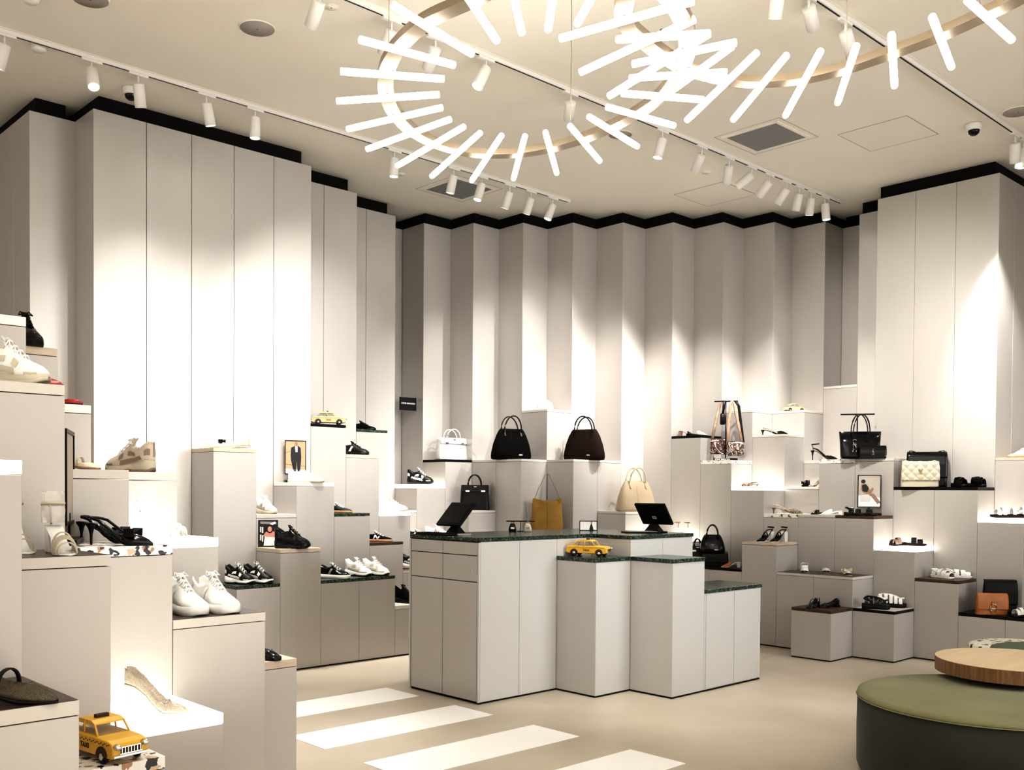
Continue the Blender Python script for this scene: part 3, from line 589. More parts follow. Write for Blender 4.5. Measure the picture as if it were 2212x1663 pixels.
WALLP = [
 (5,0,7,'b','tall grey plinth with black top carrying the faded yellow toy taxi'),
 (6,0,6,'p','grey plinth with pale wood top under the black chunky sneaker with white flashes'),
 (7,1,7,'G','grey plinth with dark green top under the highest black sneaker'),
 (4,-1,5,'w','grey plinth with white top holding the framed man in a suit'),
 (5,-1,4,'G','grey plinth with dark green top under the black sneaker with gum sole'),
 (6,-1,3,'d','grey plinth with dark brown top under the dark sneaker with white zigzag stripe'),
 (7,0,4,'l','grey plinth with glowing white top under the cream striped sneaker'),
 (3,-1,4,'g','grey plinth with pale top under the bulky white sneaker above the magazine cover'),
 (3,-2,3,'p','grey plinth with pale wood top holding the magazine cover and black sneaker'),
 (2,-2,2,'G','low grey plinth with dark top carrying the black and white sneaker pair'),
 (4,-2,2,'G','low grey plinth with dark green top under the black sneaker with silver sole'),
 (5,-2,2,'G','low grey plinth with dark green top under the two white sneakers'),
 (6,-2,1,'g','lowest grey plinth left of the counter under the black boot'),
 (2,-1,6,'p','tallest free grey plinth at left with pale wood top and dotted flat shoe'),
 (9,1,5,'l','grey plinth with glowing top under the black and white sneaker below the white bag'),
 (10,1,6,'b','grey plinth with black top carrying the small white handbag'),
 (7,-1,2,'k','grey plinth half hidden behind the counter left edge, dark striped shoe on top'),
 (8,1,4,'g','narrow visible grey plinth just right of the cream striped sneaker'),
 (8,0,3,'g','grey plinth behind the left end of the counter under a black sneaker'),
 (9,0,3,'g','grey plinth behind the left monitor under a white sneaker'),
 (10,0,4,'g','grey plinth behind the left monitor carrying the black double-handle bag'),
 (11,0,6,'g','grey plinth left half of the shelf under the big black handbag'),
 (11,-1,6,'g','grey corner plinth under the big black dome handbag'),
 (12,-1,8,'g','grey corner plinth with the white cap, between the two large handbags'),
 (12,-2,6,'g','grey corner plinth under the big dark brown dome handbag'),
 (13,-2,6,'g','grey plinth at the right end of the shelf beside the brown handbag'),
 (11,-2,3,'g','grey plinth under the mustard shoulder bag'),
 (10,-1,3,'g','grey plinth behind the counter left of the mustard bag'),
 (12,-3,3,'g','grey plinth behind the counter right of the mustard bag'),
 (13,-3,4,'g','grey plinth under the beige canvas handbag'),
 (14,-3,3,'g','grey plinth in the corner behind the right monitor'),
 (13,-4,3,'l','glowing grey plinth directly behind the right monitor'),
 (14,-4,3,'l','glowing plinth with the strappy gold heels behind the right monitor'),
 (14,-5,2,'b','low plinth with black top under the glossy black bowling bag'),
 (14,-6,2,'b','low plinth with black top under the white and tan mule'),
 (15,-4,7,'b','tall grey plinth with black top carrying the block heel mule'),
 (15,-5,6,'t','grey plinth with terrazzo top under the sequin bags on their stand'),
 (16,-5,8,'g','tall grey plinth behind the sequin bags with empty top'),
 (17,-6,8,'g','tall grey plinth carrying the small cream toy car'),
 (16,-6,7,'g','grey plinth under the black kitten heel slingback'),
 (18,-7,9,'g','tallest grey plinth in the dark recess at right'),
 (15,-6,5,'l','grey plinth with glowing top under the leopard flat shoe'),
 (16,-7,5,'w','grey plinth with white top under the pair of dark bow shoes'),
 (17,-7,6,'g','grey plinth at the left of the black tote shelf, behind the ankle strap heel'),
 (16,-8,6,'t','grey plinth with terrazzo top beside the black tote bag'),
 (16,-9,6,'g','grey plinth under the black tote and clutch, above the framed seated woman'),
 (15,-7,4,'t','grey plinth with terrazzo edge under the leopard kitten heel'),
 (15,-8,4,'g','grey plinth under the black and white mules'),
 (15,-9,4,'d','grey plinth with dark wood top holding the framed seated woman'),
 (16,-10,5,'b','grey plinth with black top under the quilted cream bag'),
 (16,-11,5,'b','grey plinth with black top under the two shiny black clogs'),
 (17,-12,6,'p','grey plinth with pale wood top under the white sneaker at the right edge'),
 (16,-12,4,'l','grey plinth with glowing top under the white sandal with dark sole'),
 (15,-12,1,'b','low plinth with black top under the tan and black flap bags'),
 (15,-13,1,'b','low plinth with black top cut off by the right edge of the picture'),
 (15,-10,3,'l','grey plinth with glowing top under the two double strap slides'),
 (15,-11,2,'d','grey plinth with dark wood top under the white strappy sandals'),
 (14,-7,3,'p','grey plinth with thin wood top under the black and white strappy heels'),
 (14,-8,2,'k','grey plinth with dark top under the two left cap toe slingbacks'),
 (14,-9,2,'k','grey plinth with dark top under the rightmost cap toe slingback'),
 (13,-9,1,'d','lowest front plinth with dark wood top and black strap shoes'),
 (14,-10,1,'g','low front plinth with grey top and the black and white fisherman sandals'),
]
for i, j, l, s, lab in WALLP:
    th = .040 if s in 'lt' else .026
    if s in 'wgp' and i < 8: th = .032
    plinth(GX(i), GY(j), LV(l), s, lab, th, edge='gslab' if s == 'k' else ('black' if (i, j) == (14, -10) else None))
ISL = [(-2,1,7,'w','nearest tall grey plinth with cream top at the left edge'), (-1,3,7,'p','grey plinth with beige edge beside the half hidden black shoe'),
 (-2,0,6,'g','large grey plinth at left under the cream chunky sneaker'), (-1,2,6,'w','grey plinth with cream top under the red shoe'),
 (0,2,5,'g','grey plinth with pale top under the heel of the beige chunky sneaker'), (-1,1,5,'g','grey plinth with pale top under the woven cream flat'),
 (-3,-2,5,'l','plinth at the far left edge with a glowing white top and nothing on it'), (-2,-1,4,'k','grey plinth with brown top under the clear ankle strap sandal'),
 (-1,0,4,'T','grey plinth with terrazzo top under the black patent heels'), (0,1,4,'l','grey plinth with glowing top under the white lace-up heel'),
 (0,0,3,'k','grey plinth with brown top under the pair of white sneakers in front'), (1,1,2,'p','low grey plinth with pale wood top under the shiny black shoe'),
 (-1,-1,2,'l','low grey plinth with glowing top under the crystal pump'), (-2,-2,2,'T','low plinth with terrazzo top under the big yellow taxi'),
 (-3,-3,3,'k','nearest grey plinth with black top under the olive mesh shoe')]
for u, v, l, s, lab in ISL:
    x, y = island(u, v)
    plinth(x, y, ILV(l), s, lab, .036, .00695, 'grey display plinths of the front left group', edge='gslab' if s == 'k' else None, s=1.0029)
# ================================================================ counter
def cpt(i, j): return CX0 + W * i, CY0 + W * j
CT = 1.196; CL = 1.036; CB = .785
cnt = thing('cash_counter', 'stepped grey cash counter with speckled dark green stone tops', 'counter', (CX0, CY0, 0))
def cb(name, i0, i1, j0, j1, z0, z1, m, g=.0015, bev=.001, par=None):
    return MB().bx(i0 * W + g, i1 * W - g, j0 * W + g, j1 * W - g, z0, z1).build(name, m, par or cnt, bevel=bev, seg=1)
st = .028
# recessed base
for a in ((0, 3, 0, 2, 1), (3, 5, -1, 2, 1), (2, 3, -1, 0, 1), (3, 4, -2, -1, 1), (4, 6, -2, -1, 1)):
    MB().bx(a[0] * W + .008, a[1] * W - .008, a[2] * W + .008, a[3] * W - .008, 0, .016).build('recessed_base', 'recess', cnt)
body = cb('body_end', .02, 1, 0, 2, .014, CT - st - .002, 'cwhite')
cb('body', 1, 2, 0, 2, .014, CT - st - .002, 'cwhite'); cb('body', 2, 3, 0, 2, .014, CT - st - .002, 'cwhite')
cb('body', 3, 4, -1, 2, .014, CT - st - .002, 'cwhite'); cb('body', 4, 5, -1, 2, .014, CT - st - .002, 'cwhite')
cb('low_body', 2, 3, -1, 0, .014, CL - st - .002, 'cwhite'); cb('low_body', 3, 4, -2, -1, .014, CL - st - .002, 'cwhite')
cab = cb('cabinet', 4, 5.97, -2, -1, .014, CB - st - .002, 'cwhite')
for a, b in ((4.05, 4.985), (5.0, 5.92)): MB().bx(a * W, b * W, -2 * W - .006, -2 * W + .002, .022, CB - st - .008).build('cabinet_door', 'cwhite', cnt, bevel=.001, seg=1)
# drawers and doors on the short left face
MB().bx(-.004, .010, .004, 2 * W - .004, .014, CT - st - .002).build('carcass_edge', 'seam', cnt)
for (y0, y1) in ((.02, .397), (.403, .775)):
    d = MB().bx(-.010, .004, y0, y1, 1.070, CT - st - .008).build('drawer', 'panel_d', cnt, bevel=.001, seg=1)
    d2 = MB().bx(-.010, .004, y0, y1, .880, 1.064).build('drawer', 'panel_d', cnt, bevel=.001, seg=1)
    if y0 < .1:
        k = MB().lathe([(.008, 0), (.008, .003), (.004, .004)], n=14).build('drawer_lock', 'silver', d2); k.location = (-.010, .075, .955); k.rotation_euler = (0, -PI / 2, 0)
    MB().bx(-.010, .004, y0, y1, .020, .874).build('door', 'panel_d', cnt, bevel=.001, seg=1)
for y in (.006, .792): MB().bx(-.010, .004, y - .008, y + .008, .014, CT - st - .006).build('frame_edge', 'cwhite', cnt)
e = .004
def slab(poly, z, name): return MB().prism([(x * W, y * W) for x, y in poly], z - st, z).build(name, 'green', cnt, bevel=.002, seg=1)
slab([(-.01, -.01), (2.99, -.01), (2.99, -1.01), (5.01, -1.01), (5.01, 2.01), (-.01, 2.01)], CT, 'stone_top')
slab([(1.99, -1.01), (3.0, -1.01), (2.99, 0), (1.99, 0)], CL, 'low_stone_top'); slab([(2.99, -2.01), (4.01, -2.01), (4.01, -1.0), (2.99, -1.0)], CL, 'low_stone_top')
slab([(4.0, -2.015), (6.0, -2.015), (6.0, -.95), (4.01, -.95)], CB, 'low_stone_top')
# monitors
def monitor(label, at, h, tilt, w=.37, hh=.25, logo=True):
    r = thing('point_of_sale_screen', label, 'monitor', at, RV + R(h))
    MB().loft([sring(.20, .16, 0, e=5), sring(.20, .16, .012, e=5)], True).build('stand_base', 'plastic', r)
    MB().loft([[(-.07, -.04, .01), (.07, -.04, .01), (.07, .05, .01), (-.07, .05, .01)], [(-.035, .0, .075), (.035, .0, .075), (.03, .02, .07), (-.03, .02, .07)]], False).build('stand', 'plastic', r, bevel=.003)
    s = MB().box((0, 0, 0), (w, .022, hh)).build('screen_housing', 'plastic', r, bevel=.006)
    s.location = (0, .0, .07 + hh * .5 * math.cos(tilt)); s.rotation_euler = (tilt, 0, 0)
    g = MB().box((0, .0125, 0), (w - .03, .002, hh - .03)).build('screen_glass', 'screen', s)
    if logo: MB().box((0, -.0125, -.03), (.040, .002, .028)).build('sticker', 'cwhite', s); MB().box((0, -.0138, -.03), (.030, .001, .010)).build('sticker_print', 'gry', s)
    return r
monitor('black touch screen at the left end of the counter, tilted steeply', (4.9463, 5.7493, 1.1960), 132.9, R(44), .28, .235, False)
monitor('black touch screen at the right end of the counter, with white sticker', (6.5230, 5.0738, 1.1960), -47, R(36), .31, .21)
r = thing('keyboard', 'flat black keyboard lying at the left end of the counter', 'keyboard', (4.7621, 5.7663, 1.1960), R(90)); MB().box((0, 0, .008), (.34, .13, .014)).build('case', 'plastic', r, bevel=.003)
mb = MB()
for a in range(14):
    for b in range(5): mb.box(((a - 6.5) * .023, (b - 2) * .023, .017), (.018, .018, .005))
mb.build('keys', 'screen', r)
r = thing('payment_tray', 'thin black document tray under the right touch screen', 'tray', (6.3909, 5.0994, 1.1960), RV + R(10)); MB().box((0, 0, .006), (.30, .15, .010)).build('tray', 'plastic', r, bevel=.003); MB().box((0, 0, .013), (.24, .11, .003)).build('document', 'gry', r)
r = thing('notepad', 'small pale notepad beside the left touch screen', 'notepad', (4.9071, 5.6230, 1.1960), RV + R(35)); MB().box((0, 0, .004), (.12, .05, .007)).build('cover', 'gry', r); MB().box((0, 0, .009), (.115, .046, .002)).build('page', 'paperw', r)
r = thing('keyring_stand', 'tiny black T shaped stand on the counter by the mustard bag', 'display stand', (5.7138, 5.8252, 1.1960), RV)
MB().box((0, 0, .003), (.05, .05, .006)).build('base', 'black', r); MB().tube([(0, 0, 0), (0, 0, .085)], .0035, 6).build('post', 'black', r); MB().box((0, 0, .087), (.235, .006, .009)).build('bar', 'black', r)
def charm(label, at, m, m2):
    r = thing('bag_charm', label, 'bag charm', at, RV)
    MB().loft([sring(.062, .03, 0, 16, 4), sring(.066, .032, .02, 16, 4), sring(.046, .026, .055, 16, 4), sring(.030, .02, .068, 16, 4)], True).build('body', m, r)
    MB().tube([(-.010, 0, .066), (-.010, 0, .078), (0, 0, .084), (.010, 0, .078), (.010, 0, .066)], .0025, 5).build('loop', m, r)
    MB().box((0, -.017, .03), (.03, .003, .014)).build('buckle', m2, r)
charm('black bag charm hanging on the tiny counter stand', (5.6471, 5.8500, 1.1970), 'k', 'silver'); charm('cream bag charm hanging on the tiny counter stand', (5.7476, 5.7723, 1.1970), 'cre', 'gry')
def fig_lady(p, w, H, z):
    flatpoly([(a * H, z + b * H) for a, b in ((.08, .08), (.52, .08), (.40, .50), (.30, .80), (.18, .5))], -.0025, 'suit', p, 'printed_figure')
    flatpoly([(a * H, z + b * H) for a, b in ell(.30, .82, .07, .09)], -.0038, 'skin', p, 'printed_head')
frame('small landscape photo frame with white picture on the counter', (6.3483, 5.6386, 1.1960), .155, .085, 0, 'paperw', 0, .006, .01, figure=fig_lady)
# ================================================================ toy cars
toy_car('weathered yellow toy taxi nearest the viewer on the terrazzo plinth', (1.1396, 2.9320, 0.7437), .30, -38, 'yel', 'toy taxis on display')
toy_car('pale faded yellow toy taxi on the black topped plinth by the left wall', (5.3705, 8.1628, 2.1607), 0.3326, 12, 'creamc', 'toy taxis on display')
toy_car('bright yellow toy taxi on the lower stone top of the counter', (5.7113, 5.0658, 1.0360), 0.3312, -25, 'yel', 'toy taxis on display')
toy_car('small cream rounded toy car on the high plinth at right', (10.0621, 5.8636, 2.4432), 0.2351, 12, 'ivory', name='toy_car', taxi=False, beetle=True)
# ================================================================ framed pictures, sign, cap
frame('tall black frame seen edge on beside the woven flat, foreground left', (1.3776, 3.8837, 1.3223), .30, .36, -72, 'paperg', .075, .014, .022, figure=fig_sit)
frame('framed photo of a standing man in a dark suit by the left wall', (4.8726, 7.9495, 1.5958), .195, .315, 22, 'paper', .075, .006, .014, figure=fig_suit)
frame('magazine cover print with a dark haired face beside the black sneaker', (4.3879, 7.6009, 1.0308), .17, .235, 18, 'suit', 0, .001, .006, name='magazine_cover', cat='magazine', figure=fig_cover)
frame('framed photo of a seated woman in front of a pale block, right wall', (9.3668, 4.6209, 1.3133), .222, .325, -8, 'paperg', .075, .007, .014, figure=fig_sit)
sg = thing('brand_plaque', 'black plaque with white capital letters in the dark recess', 'sign', (6.9719, 8.9616, 2.4432), RV + R(35))
MB().box((0, 0, .074), (.215, .014, .148)).build('plate', 'black', sg); text('STEVE MADDEN', .025, 'white', sg, (0, -.0085, .078), (PI / 2, 0, 0))
cp = thing('baseball_cap', 'white baseball cap with dark brim edge on the corner plinth', 'cap', tuple(Vector((8.0770, 7.8498, 2.4432)) + Vector((0, 0, .004))), RV)
cw = .098
MB().lathe([(cw, 0), (cw * 1.0, .03), (cw * .93, .065), (cw * .72, .095), (cw * .4, .115), (.004, .122)], n=28).build('crown', 'wh', cp)
mb = MB(); rows = []
for q in (0, 1): rows.append([(cw * (1 + q * .75) * math.cos(t) * (.92 if q else .98), -cw * (.98 if not q else 1.0) * math.sin(t) - q * .055, .008 - q * .004) for t in [R(20) + R(140) * k / 14 for k in range(15)]])
vs = rows[0] + rows[1]; mb.add(vs, [(k, k + 1, 16 + k, 15 + k) for k in range(14)], True); b_ = mb.build('brim', 'wh', cp); sm = b_.modifiers.new('s', 'SOLIDIFY'); sm.thickness = .006
MB().lathe([(.006, .12), (.007, .125), (.002, .129)], n=10).build('button', 'wh', cp)
MB().tube([(cw * .96 * math.cos(t), -cw * .99 * math.sin(t), .006) for t in [R(20) + R(140) * k / 14 for k in range(15)]], .004, 5).build('brim_edge', 'k', cp)
# ================================================================ handbags
box_bag('small structured white handbag with two turn locks', (7.3299, 8.6006, 1.8782), 0.4034, 0.2490, 38, 'wh', .105, .13, 'silver', 'structured double handle bags')
box_bag('structured black handbag with white clasps behind the left touch screen', (7.3274, 8.2029, 1.3133), 0.3234, 0.2790, 8, 'k', .12, .14, 'white', 'structured double handle bags')
dome_bag('large black suede dome handbag on the middle shelf', (7.6092, 7.9129, 1.8782), 0.4636, 0.3400, 22, 'ks', .165, .20, 'large dome handbags', hm='k')
dome_bag('large dark brown suede dome handbag right of the white cap', (8.1898, 7.3449, 1.8782), 0.4627, 0.3393, -22, 'br', .165, .20, 'large dome handbags', hm='k')
dome_bag('beige canvas dome handbag above the right touch screen', (8.5956, 6.9395, 1.3133), 0.4418, 0.3391, 18, 'bei', .165, .24, 'large dome handbags', plate=False, hm='bei')
hb = thing('shoulder_bag', 'mustard suede shoulder bag with a long thin strap behind the counter', 'handbag', (7.6720, 7.4135, 1.0308), RV + R(4))
MB().loft([sring(.33 * a, .13 * b, .40 * z, 32, e) for a, b, z, e in ((1.0, .9, 0, 3), (1.06, 1.1, .08, 3), (1.06, 1.08, .35, 3), (1.0, .8, .7, 3), (.98, .5, .90, 3), (.96, .34, 1.0, 2.6))], True).build('body', 'mus', hb)
mb = MB(); mb.loft([[(x, -.022 + .01 * math.sin(9 * x / .33), .40 - .045 * math.exp(-((x) / .07) ** 2) + .01 * abs(x) / .16 + dz) for x in [(-.5 + k / 16) * .31 for k in range(17)]] + [(x, .022, .40 - .045 * math.exp(-((x) / .07) ** 2) + dz) for x in [(.5 - k / 16) * .31 for k in range(17)]] for dz in (-.03, .012)], False).build('rim', 'mus', hb)
MB().tube([(-.145, 0, .39), (-.10, 0, .51), (-.02, 0, .675), (0, 0, .69), (.02, 0, .675), (.10, 0, .51), (.15, 0, .39)], .006, 6, ry=.003).build('strap', 'tau', hb)
MB().tube([(-.16, 0, .40), (-.15, 0, .36), (-.16, 0, .34)], .008, 6).build('strap_ring', 'silver', hb); MB().tube([(0, -.072, .01), (0, -.077, .12), (0, -.06, .26), (0, -.035, .36)], .0018, 5).build('front_seam', 'mus', hb)
st_ = thing('bag_hook_stand', 'tall thin black post behind the mustard shoulder bag', 'display stand', (7.8088, 7.5457, 1.0308), RV); MB().box((0, 0, .006), (.10, .10, .012)).build('base', 'black', st_); MB().tube([(0, 0, .01), (0, 0, .672)], .004, 6).build('post', 'black', st_); MB().tube([(0, .012, .655), (0, 0, .668), (0, -.03, .672), (0, -.04, .68)], .004, 6).build('hook', 'black', st_)
def tstand(label, at, w, H, h, base=True, txt=None):
    r = thing('bag_stand', label, 'display stand', at, RV + R(h))
    MB().tube([(0, 0, 0), (0, 0, H)], .006, 8).build('post', 'black', r); MB().box((0, 0, H), (w, .014, .014)).build('bar', 'black', r)
    if base:
        b = MB().box((0, 0, .014), (.26, .12, .028)).build('base', 'black', r, bevel=.002)
        if txt: text(txt, .023, 'white', b, (-.035, -.0615, .014), (PI / 2, 0, 0))
    return r
tstand('black T shaped stand holding the sequin bags, lettered base block', (9.2857, 6.2417, 1.8782), .255, .655, -12, True, 'STEVE MADDEN')
def pouch(label, at, w, H, dz, h, m, strap, spts, sw=.012, cham=None, group=None):
    r = thing('crossbody_bag', label, 'handbag', at, RV + R(h), group)
    MB().loft([sring(w * a, .07 * b, dz + H * z, 26, 3) for a, b, z in ((.82, .6, 0), (1, 1, .12), (1, 1, .5), (.96, .7, .85), (.9, .3, 1.0))], True).build('body', m, r)
    MB().tube([(-w * .42, 0, dz + H), (w * .42, 0, dz + H)], .004, 6).build('zip', 'k', r)
    mb = MB(); mb.tube(spts, sw, 6, ry=.003, up=(0, 1, 0)); mb.build('strap', strap, r)
    if cham: MB().tube(cham, .0045, 6).build('chain', 'silver', r)
    return r
pouch('multicolour sequin crossbody bag, left of two on the stand', (9.2719, 6.3228, 1.8782), .19, .17, .075, -8, 'sequin', 'strapt', [(-.07, 0, .24), (-.045, -.01, .38), (.0, -.02, .60), (.035, -.012, .662), (.05, .01, .60), (.09, 0, .40), (.10, 0, .24)], .016, [(-.07, -.04, .24), (-.03, -.06, .14), (.03, -.065, .075), (.09, -.05, .09)], 'sequin crossbody bags on the stand')
pouch('multicolour sequin crossbody bag with gold lower corner, right of two', (9.3128, 6.1346, 1.8782), .19, .155, .055, -5, 'sequin', 'strapt', [(-.08, 0, .20), (-.08, -.01, .33), (-.06, -.02, .60), (-.045, -.012, .665), (-.01, .01, .60), (.03, 0, .40), (.07, 0, .20)], .017, [(-.08, -.04, .2), (-.05, -.05, .1), (-.03, -.04, .06)], 'sequin crossbody bags on the stand')
xs = bpy.data.objects['crossbody_bag.001']; MB().tube([(.0, .02, .655), (.035, .02, .60), (.06, .01, .40), (.085, 0, .20)], .015, 6, ry=.003, up=(0, 1, 0)).build('dark_strap', 'k', xs)
pouch('small dark coin pouch hanging from the sequin bag stand', (9.1575, 6.1971, 1.8782), .055, .12, .39, 0, 'k', 'k', [(0, 0, .50), (.012, 0, .58), (.02, .01, .655)], .014)
tstand('black T shaped stand behind the shiny black tote', (9.6085, 4.8773, 1.8782), .33, .46, -14, False)
tb = thing('tote_bag', 'shiny black tote bag with a tall silver emblem and flat handles', 'handbag', (9.4961, 4.7908, 1.8782), RV + R(-12), 'shiny black bags with emblems')
MB().loft([sring(.37 * a, .13 * b, .275 * z, 28, 5) for a, b, z in ((.98, 1, 0), (1.0, 1.0, .1), (1.04, .8, .6), (1.10, .35, 1.0))], True).build('body', 'kp', tb)
for y, x in ((-.03, -.01), (.03, .02)): handle(tb, .16, .265, .185, y, 'kp', .017, 'handle', -y * .5, .006, x)
emblem(tb, 'silver', -.06, -.070, .135, .095)
for sx in (-1, 1): MB().loft([[(sx * .08 - .016, -.030, .27), (sx * .08 + .016, -.030, .27), (sx * .08 + .016, -.034, .27), (sx * .08 - .016, -.034, .27)], [(sx * .06 - .016, -.056, .18), (sx * .06 + .016, -.056, .18), (sx * .06 + .016, -.060, .18), (sx * .06 - .016, -.060, .18)]], False).build('handle_tab', 'kp', tb)
flap_bag('small shiny black clutch with silver emblem in front of the tote', (9.4478, 4.6308, 1.8782), 0.2490, 0.1245, -16, 'kp', .06, False, 'emblem', 'shiny black bags with emblems', emb='silver')
flap_bag('black patent flap bag with silver emblem behind the quilted cream bag', (9.7195, 4.2103, 1.5958), 0.3644, 0.3371, -22, 'kp', .10, False, 'emblem', chain='kp')
flap_bag('quilted cream flap bag with a braided strap on the black shelf', (9.5000, 4.1823, 1.5958), .335, .235, -14, 'cre', .09, True, 'emblem', emb='gold', chain='cre')
flap_bag('black flap bag with silver buckle standing behind the tan one', (9.3511, 3.3809, 0.4659), 0.2748, 0.2914, -10, 'k', .08)
flap_bag('tan leather flap bag with silver buckle', (9.1628, 3.3785, 0.4659), .255, .185, -8, 'tan', .08)
dome_bag('glossy black bowling bag with two handles right of the counter', tuple(Vector((8.7943, 6.0633, 0.7483)) + Vector((0, 0, .150))), .27, .185, -14, 'kp', .115, .15, None, plate=True)
flap_bag('dark box bag under the glossy bowling bag', (8.8158, 6.0433, 0.7483), .27, .148, -12, 'k', .09, False, None)
box_bag('small black bag with white print hidden behind the counter edge', (8.7400, 6.2134, 0.7483), .15, .21, -4, 'k', .08, .09, 'white')
# ================================================================ shoes, front left group
sneaker('sneaker', 'large cream chunky sneaker cut by the left edge', (1.1337, 3.7346, 1.9009), .265, -4, 'wh', 'cre', 'wh', 'cre', 'chunky', 'cream shoes at the left edge', out='cre')
heel_shoe('flat_shoe', 'red flat shoe tip showing behind the large cream sneaker', (1.2260, 3.8127, 1.9009), .24, -6, .0, 'red', 'flat', 'point')
heel_shoe('flat_shoe', 'red pointed flat shoe on the cream topped plinth', (1.5835, 4.4893, 1.9009), 0.1559, -4, .0, 'red', 'flat', 'point', sole='k')
sneaker('sneaker', 'black and white high sneaker half hidden at the upper left', (1.5473, 4.8942, 2.1902), .27, -50, 'kp', 'k', 'k', 'wh', 'chunky')
sh = heel_shoe('ballet_flat', 'woven cream strap flat beside the edge-on frame', (1.5249, 4.1452, 1.6116), 0.1661, -8, .012, 'woven', 'mary', 'round', sole='tau', strapm='cre')
sneaker('sneaker', 'beige and taupe chunky sneaker pointing left on the pale plinth', (1.9063, 4.5650, 1.6116), 0.2470, 166, 'sbe', 'cre', 'wh', 'tau', 'chunky', out='tau', hs=1.42)
sh = heel_shoe('ankle_strap_sandal', 'clear vinyl and cream lace sandal with bows on the brown topped plinth', (1.1521, 3.3189, 1.3223), .235, -52, .085, 'cre', 'sandal', 'almond', 'block', sole='wh', strapm='cre', straps=((.62, .26, 'strap'), (.70, .24, 'strap'), (.78, .20, 'strap'), (.86, .15, 'strap'), (.74, .22, 'strap')))
ankle(sh, .235, .085, 'cre', .33, .036)
MB().lathe([(.036, .10), (.038, .14), (.034, .19), (.036, .205)], ((.13 - .5) * .235, 0, 0), 20).build('vinyl_cuff', 'clear', sh)
sh = heel_shoe('ankle_strap_sandal', 'cream lace sandal mostly hidden at the left edge of the brown top', (1.0689, 3.4646, 1.3223), .235, -50, .085, 'cre', 'sandal', 'almond', 'block', sole='wh', straps=((.70, .24, 'strap'), (.80, .18, 'strap')))
ankle(sh, .235, .085, 'cre', .33, .036)
for k, (px, fr) in enumerate(((1, 0), (2, 0))): pass
heel_shoe('slingback_heel', 'black patent pointed heel, nearer of the pair on terrazzo', (1.4979, 3.6898, 1.3223), 0.2639, -6, .078, 'kp', 'slingback', 'point', 'stiletto', group='black patent slingback pair on terrazzo', bow='kp')
heel_shoe('slingback_heel', 'black patent pointed heel, rear one of the pair on terrazzo', (1.5263, 3.8683, 1.3223), 0.2555, -4, .078, 'kp', 'slingback', 'point', 'stiletto', group='black patent slingback pair on terrazzo', bow='kp')
sh = heel_shoe('lace_up_heel', 'white lace-up high heel glowing on the lit plinth', (1.8910, 4.1806, 1.3223), 0.2675, -12, .10, 'wh', 'sandal', 'almond', 'stiletto', sole='wh', straps=((.60, .28, 'strap'), (.68, .25, 'strap'), (.76, .21, 'strap'), (.84, .16, 'strap')))
ankle(sh, .235, .10, 'wh', .36, .036)
for z in (.16, .22): MB().tube([((.13 - .5) * .235 + .04 * math.cos(t), .036 * math.sin(t), z + .012 * math.sin(t * 1)) for t in [2 * PI * k / 16 for k in range(16)]], .0026, 5, closed=True).build('leg_lace', 'wh', sh)
sneaker('sneaker', 'white court sneaker, left one of the pair on the brown top', (1.7942, 3.7765, 1.0330), .28, -42, 'wh', 'wh', 'wh', 'wh', 'court', 'white court sneaker pair in front', hs=1.4)
sneaker('sneaker', 'white court sneaker, right one of the pair on the brown top', (1.9208, 3.7543, 1.0330), .28, -42, 'wh', 'wh', 'wh', 'wh', 'court', 'white court sneaker pair in front', hs=1.4)
heel_shoe('flat_shoe', 'shiny black rounded shoe on the low pale wood top', (2.3554, 4.1246, 0.7437), .25, -42, .012, 'kp', 'flat', 'round')
heel_shoe('crystal_pump', 'sparkling crystal pump with steep heel on the glowing low plinth', (1.5031, 3.3684, 0.7437), 0.2545, -14, .092, 'crystal', 'pump', 'point', 'stiletto', cat='shoe')
heel_shoe('mesh_slingback', 'olive mesh strap shoe at the bottom left corner', (0.7527, 2.4901, 1.0330), .25, -14, .012, 'mesh', 'mary', 'almond', sole='k', strapm='k')
# ================================================================ shoes, left wall
heel_shoe('ballet_flat', 'dotted cream flat shoe with a black bow on the tallest wood topped plinth', (4.1313, 7.7993, 1.8782), 0.3528, 176, .012, 'glit', 'flat', 'point', sole='cre', bow='k')
sneaker('sneaker', 'black low sneaker on the highest dark green top', (6.1038, 8.6249, 2.1607), 0.2877, -8, 'ks', 'k', 'k', None, 'low')
sneaker('sneaker', 'black chunky sneaker with white flashes on the upper wood top', (5.7137, 8.2156, 1.8782), 0.3005, -8, 'k', 'k', 'k', 'wh', 'court')
sneaker('sneaker', 'white low sneaker with tan sole in front of the framed man', (4.8421, 7.7184, 1.5958), 0.3310, -8, 'wh', 'sbe', 'wh', None, 'low')
sneaker('sneaker', 'bulky white sneaker above the magazine cover', (4.4897, 7.8106, 1.3133), .25, -38, 'wh', 'cre', 'wh', 'cre', 'chunky', trim='wh')
sneaker('sneaker', 'black sneaker with gum sole and white laces on dark green top', (5.2800, 7.8470, 1.3133), 0.2659, -8, 'k', 'gum', 'wh', None, 'low')
sneaker('sneaker', 'cream sneaker with white zigzag stripe on the glowing top', (6.1329, 8.1295, 1.3133), 0.3062, -6, 'sbe', 'whs', 'wh', 'wh', 'court', N=True)
sneaker('sneaker', 'shiny black chunky sneaker beside the magazine cover', (4.4537, 7.3076, 1.0308), 0.3122, -10, 'kp', 'kp', 'k', 'k', 'chunky')
sneaker('sneaker', 'black and white running sneaker, left of the pair on the low dark top', (4.0181, 7.4158, 0.7483), 0.2735, -22, 'k', 'wh', 'wh', 'wh', 'chunky', 'black and white sneaker pair', out='k')
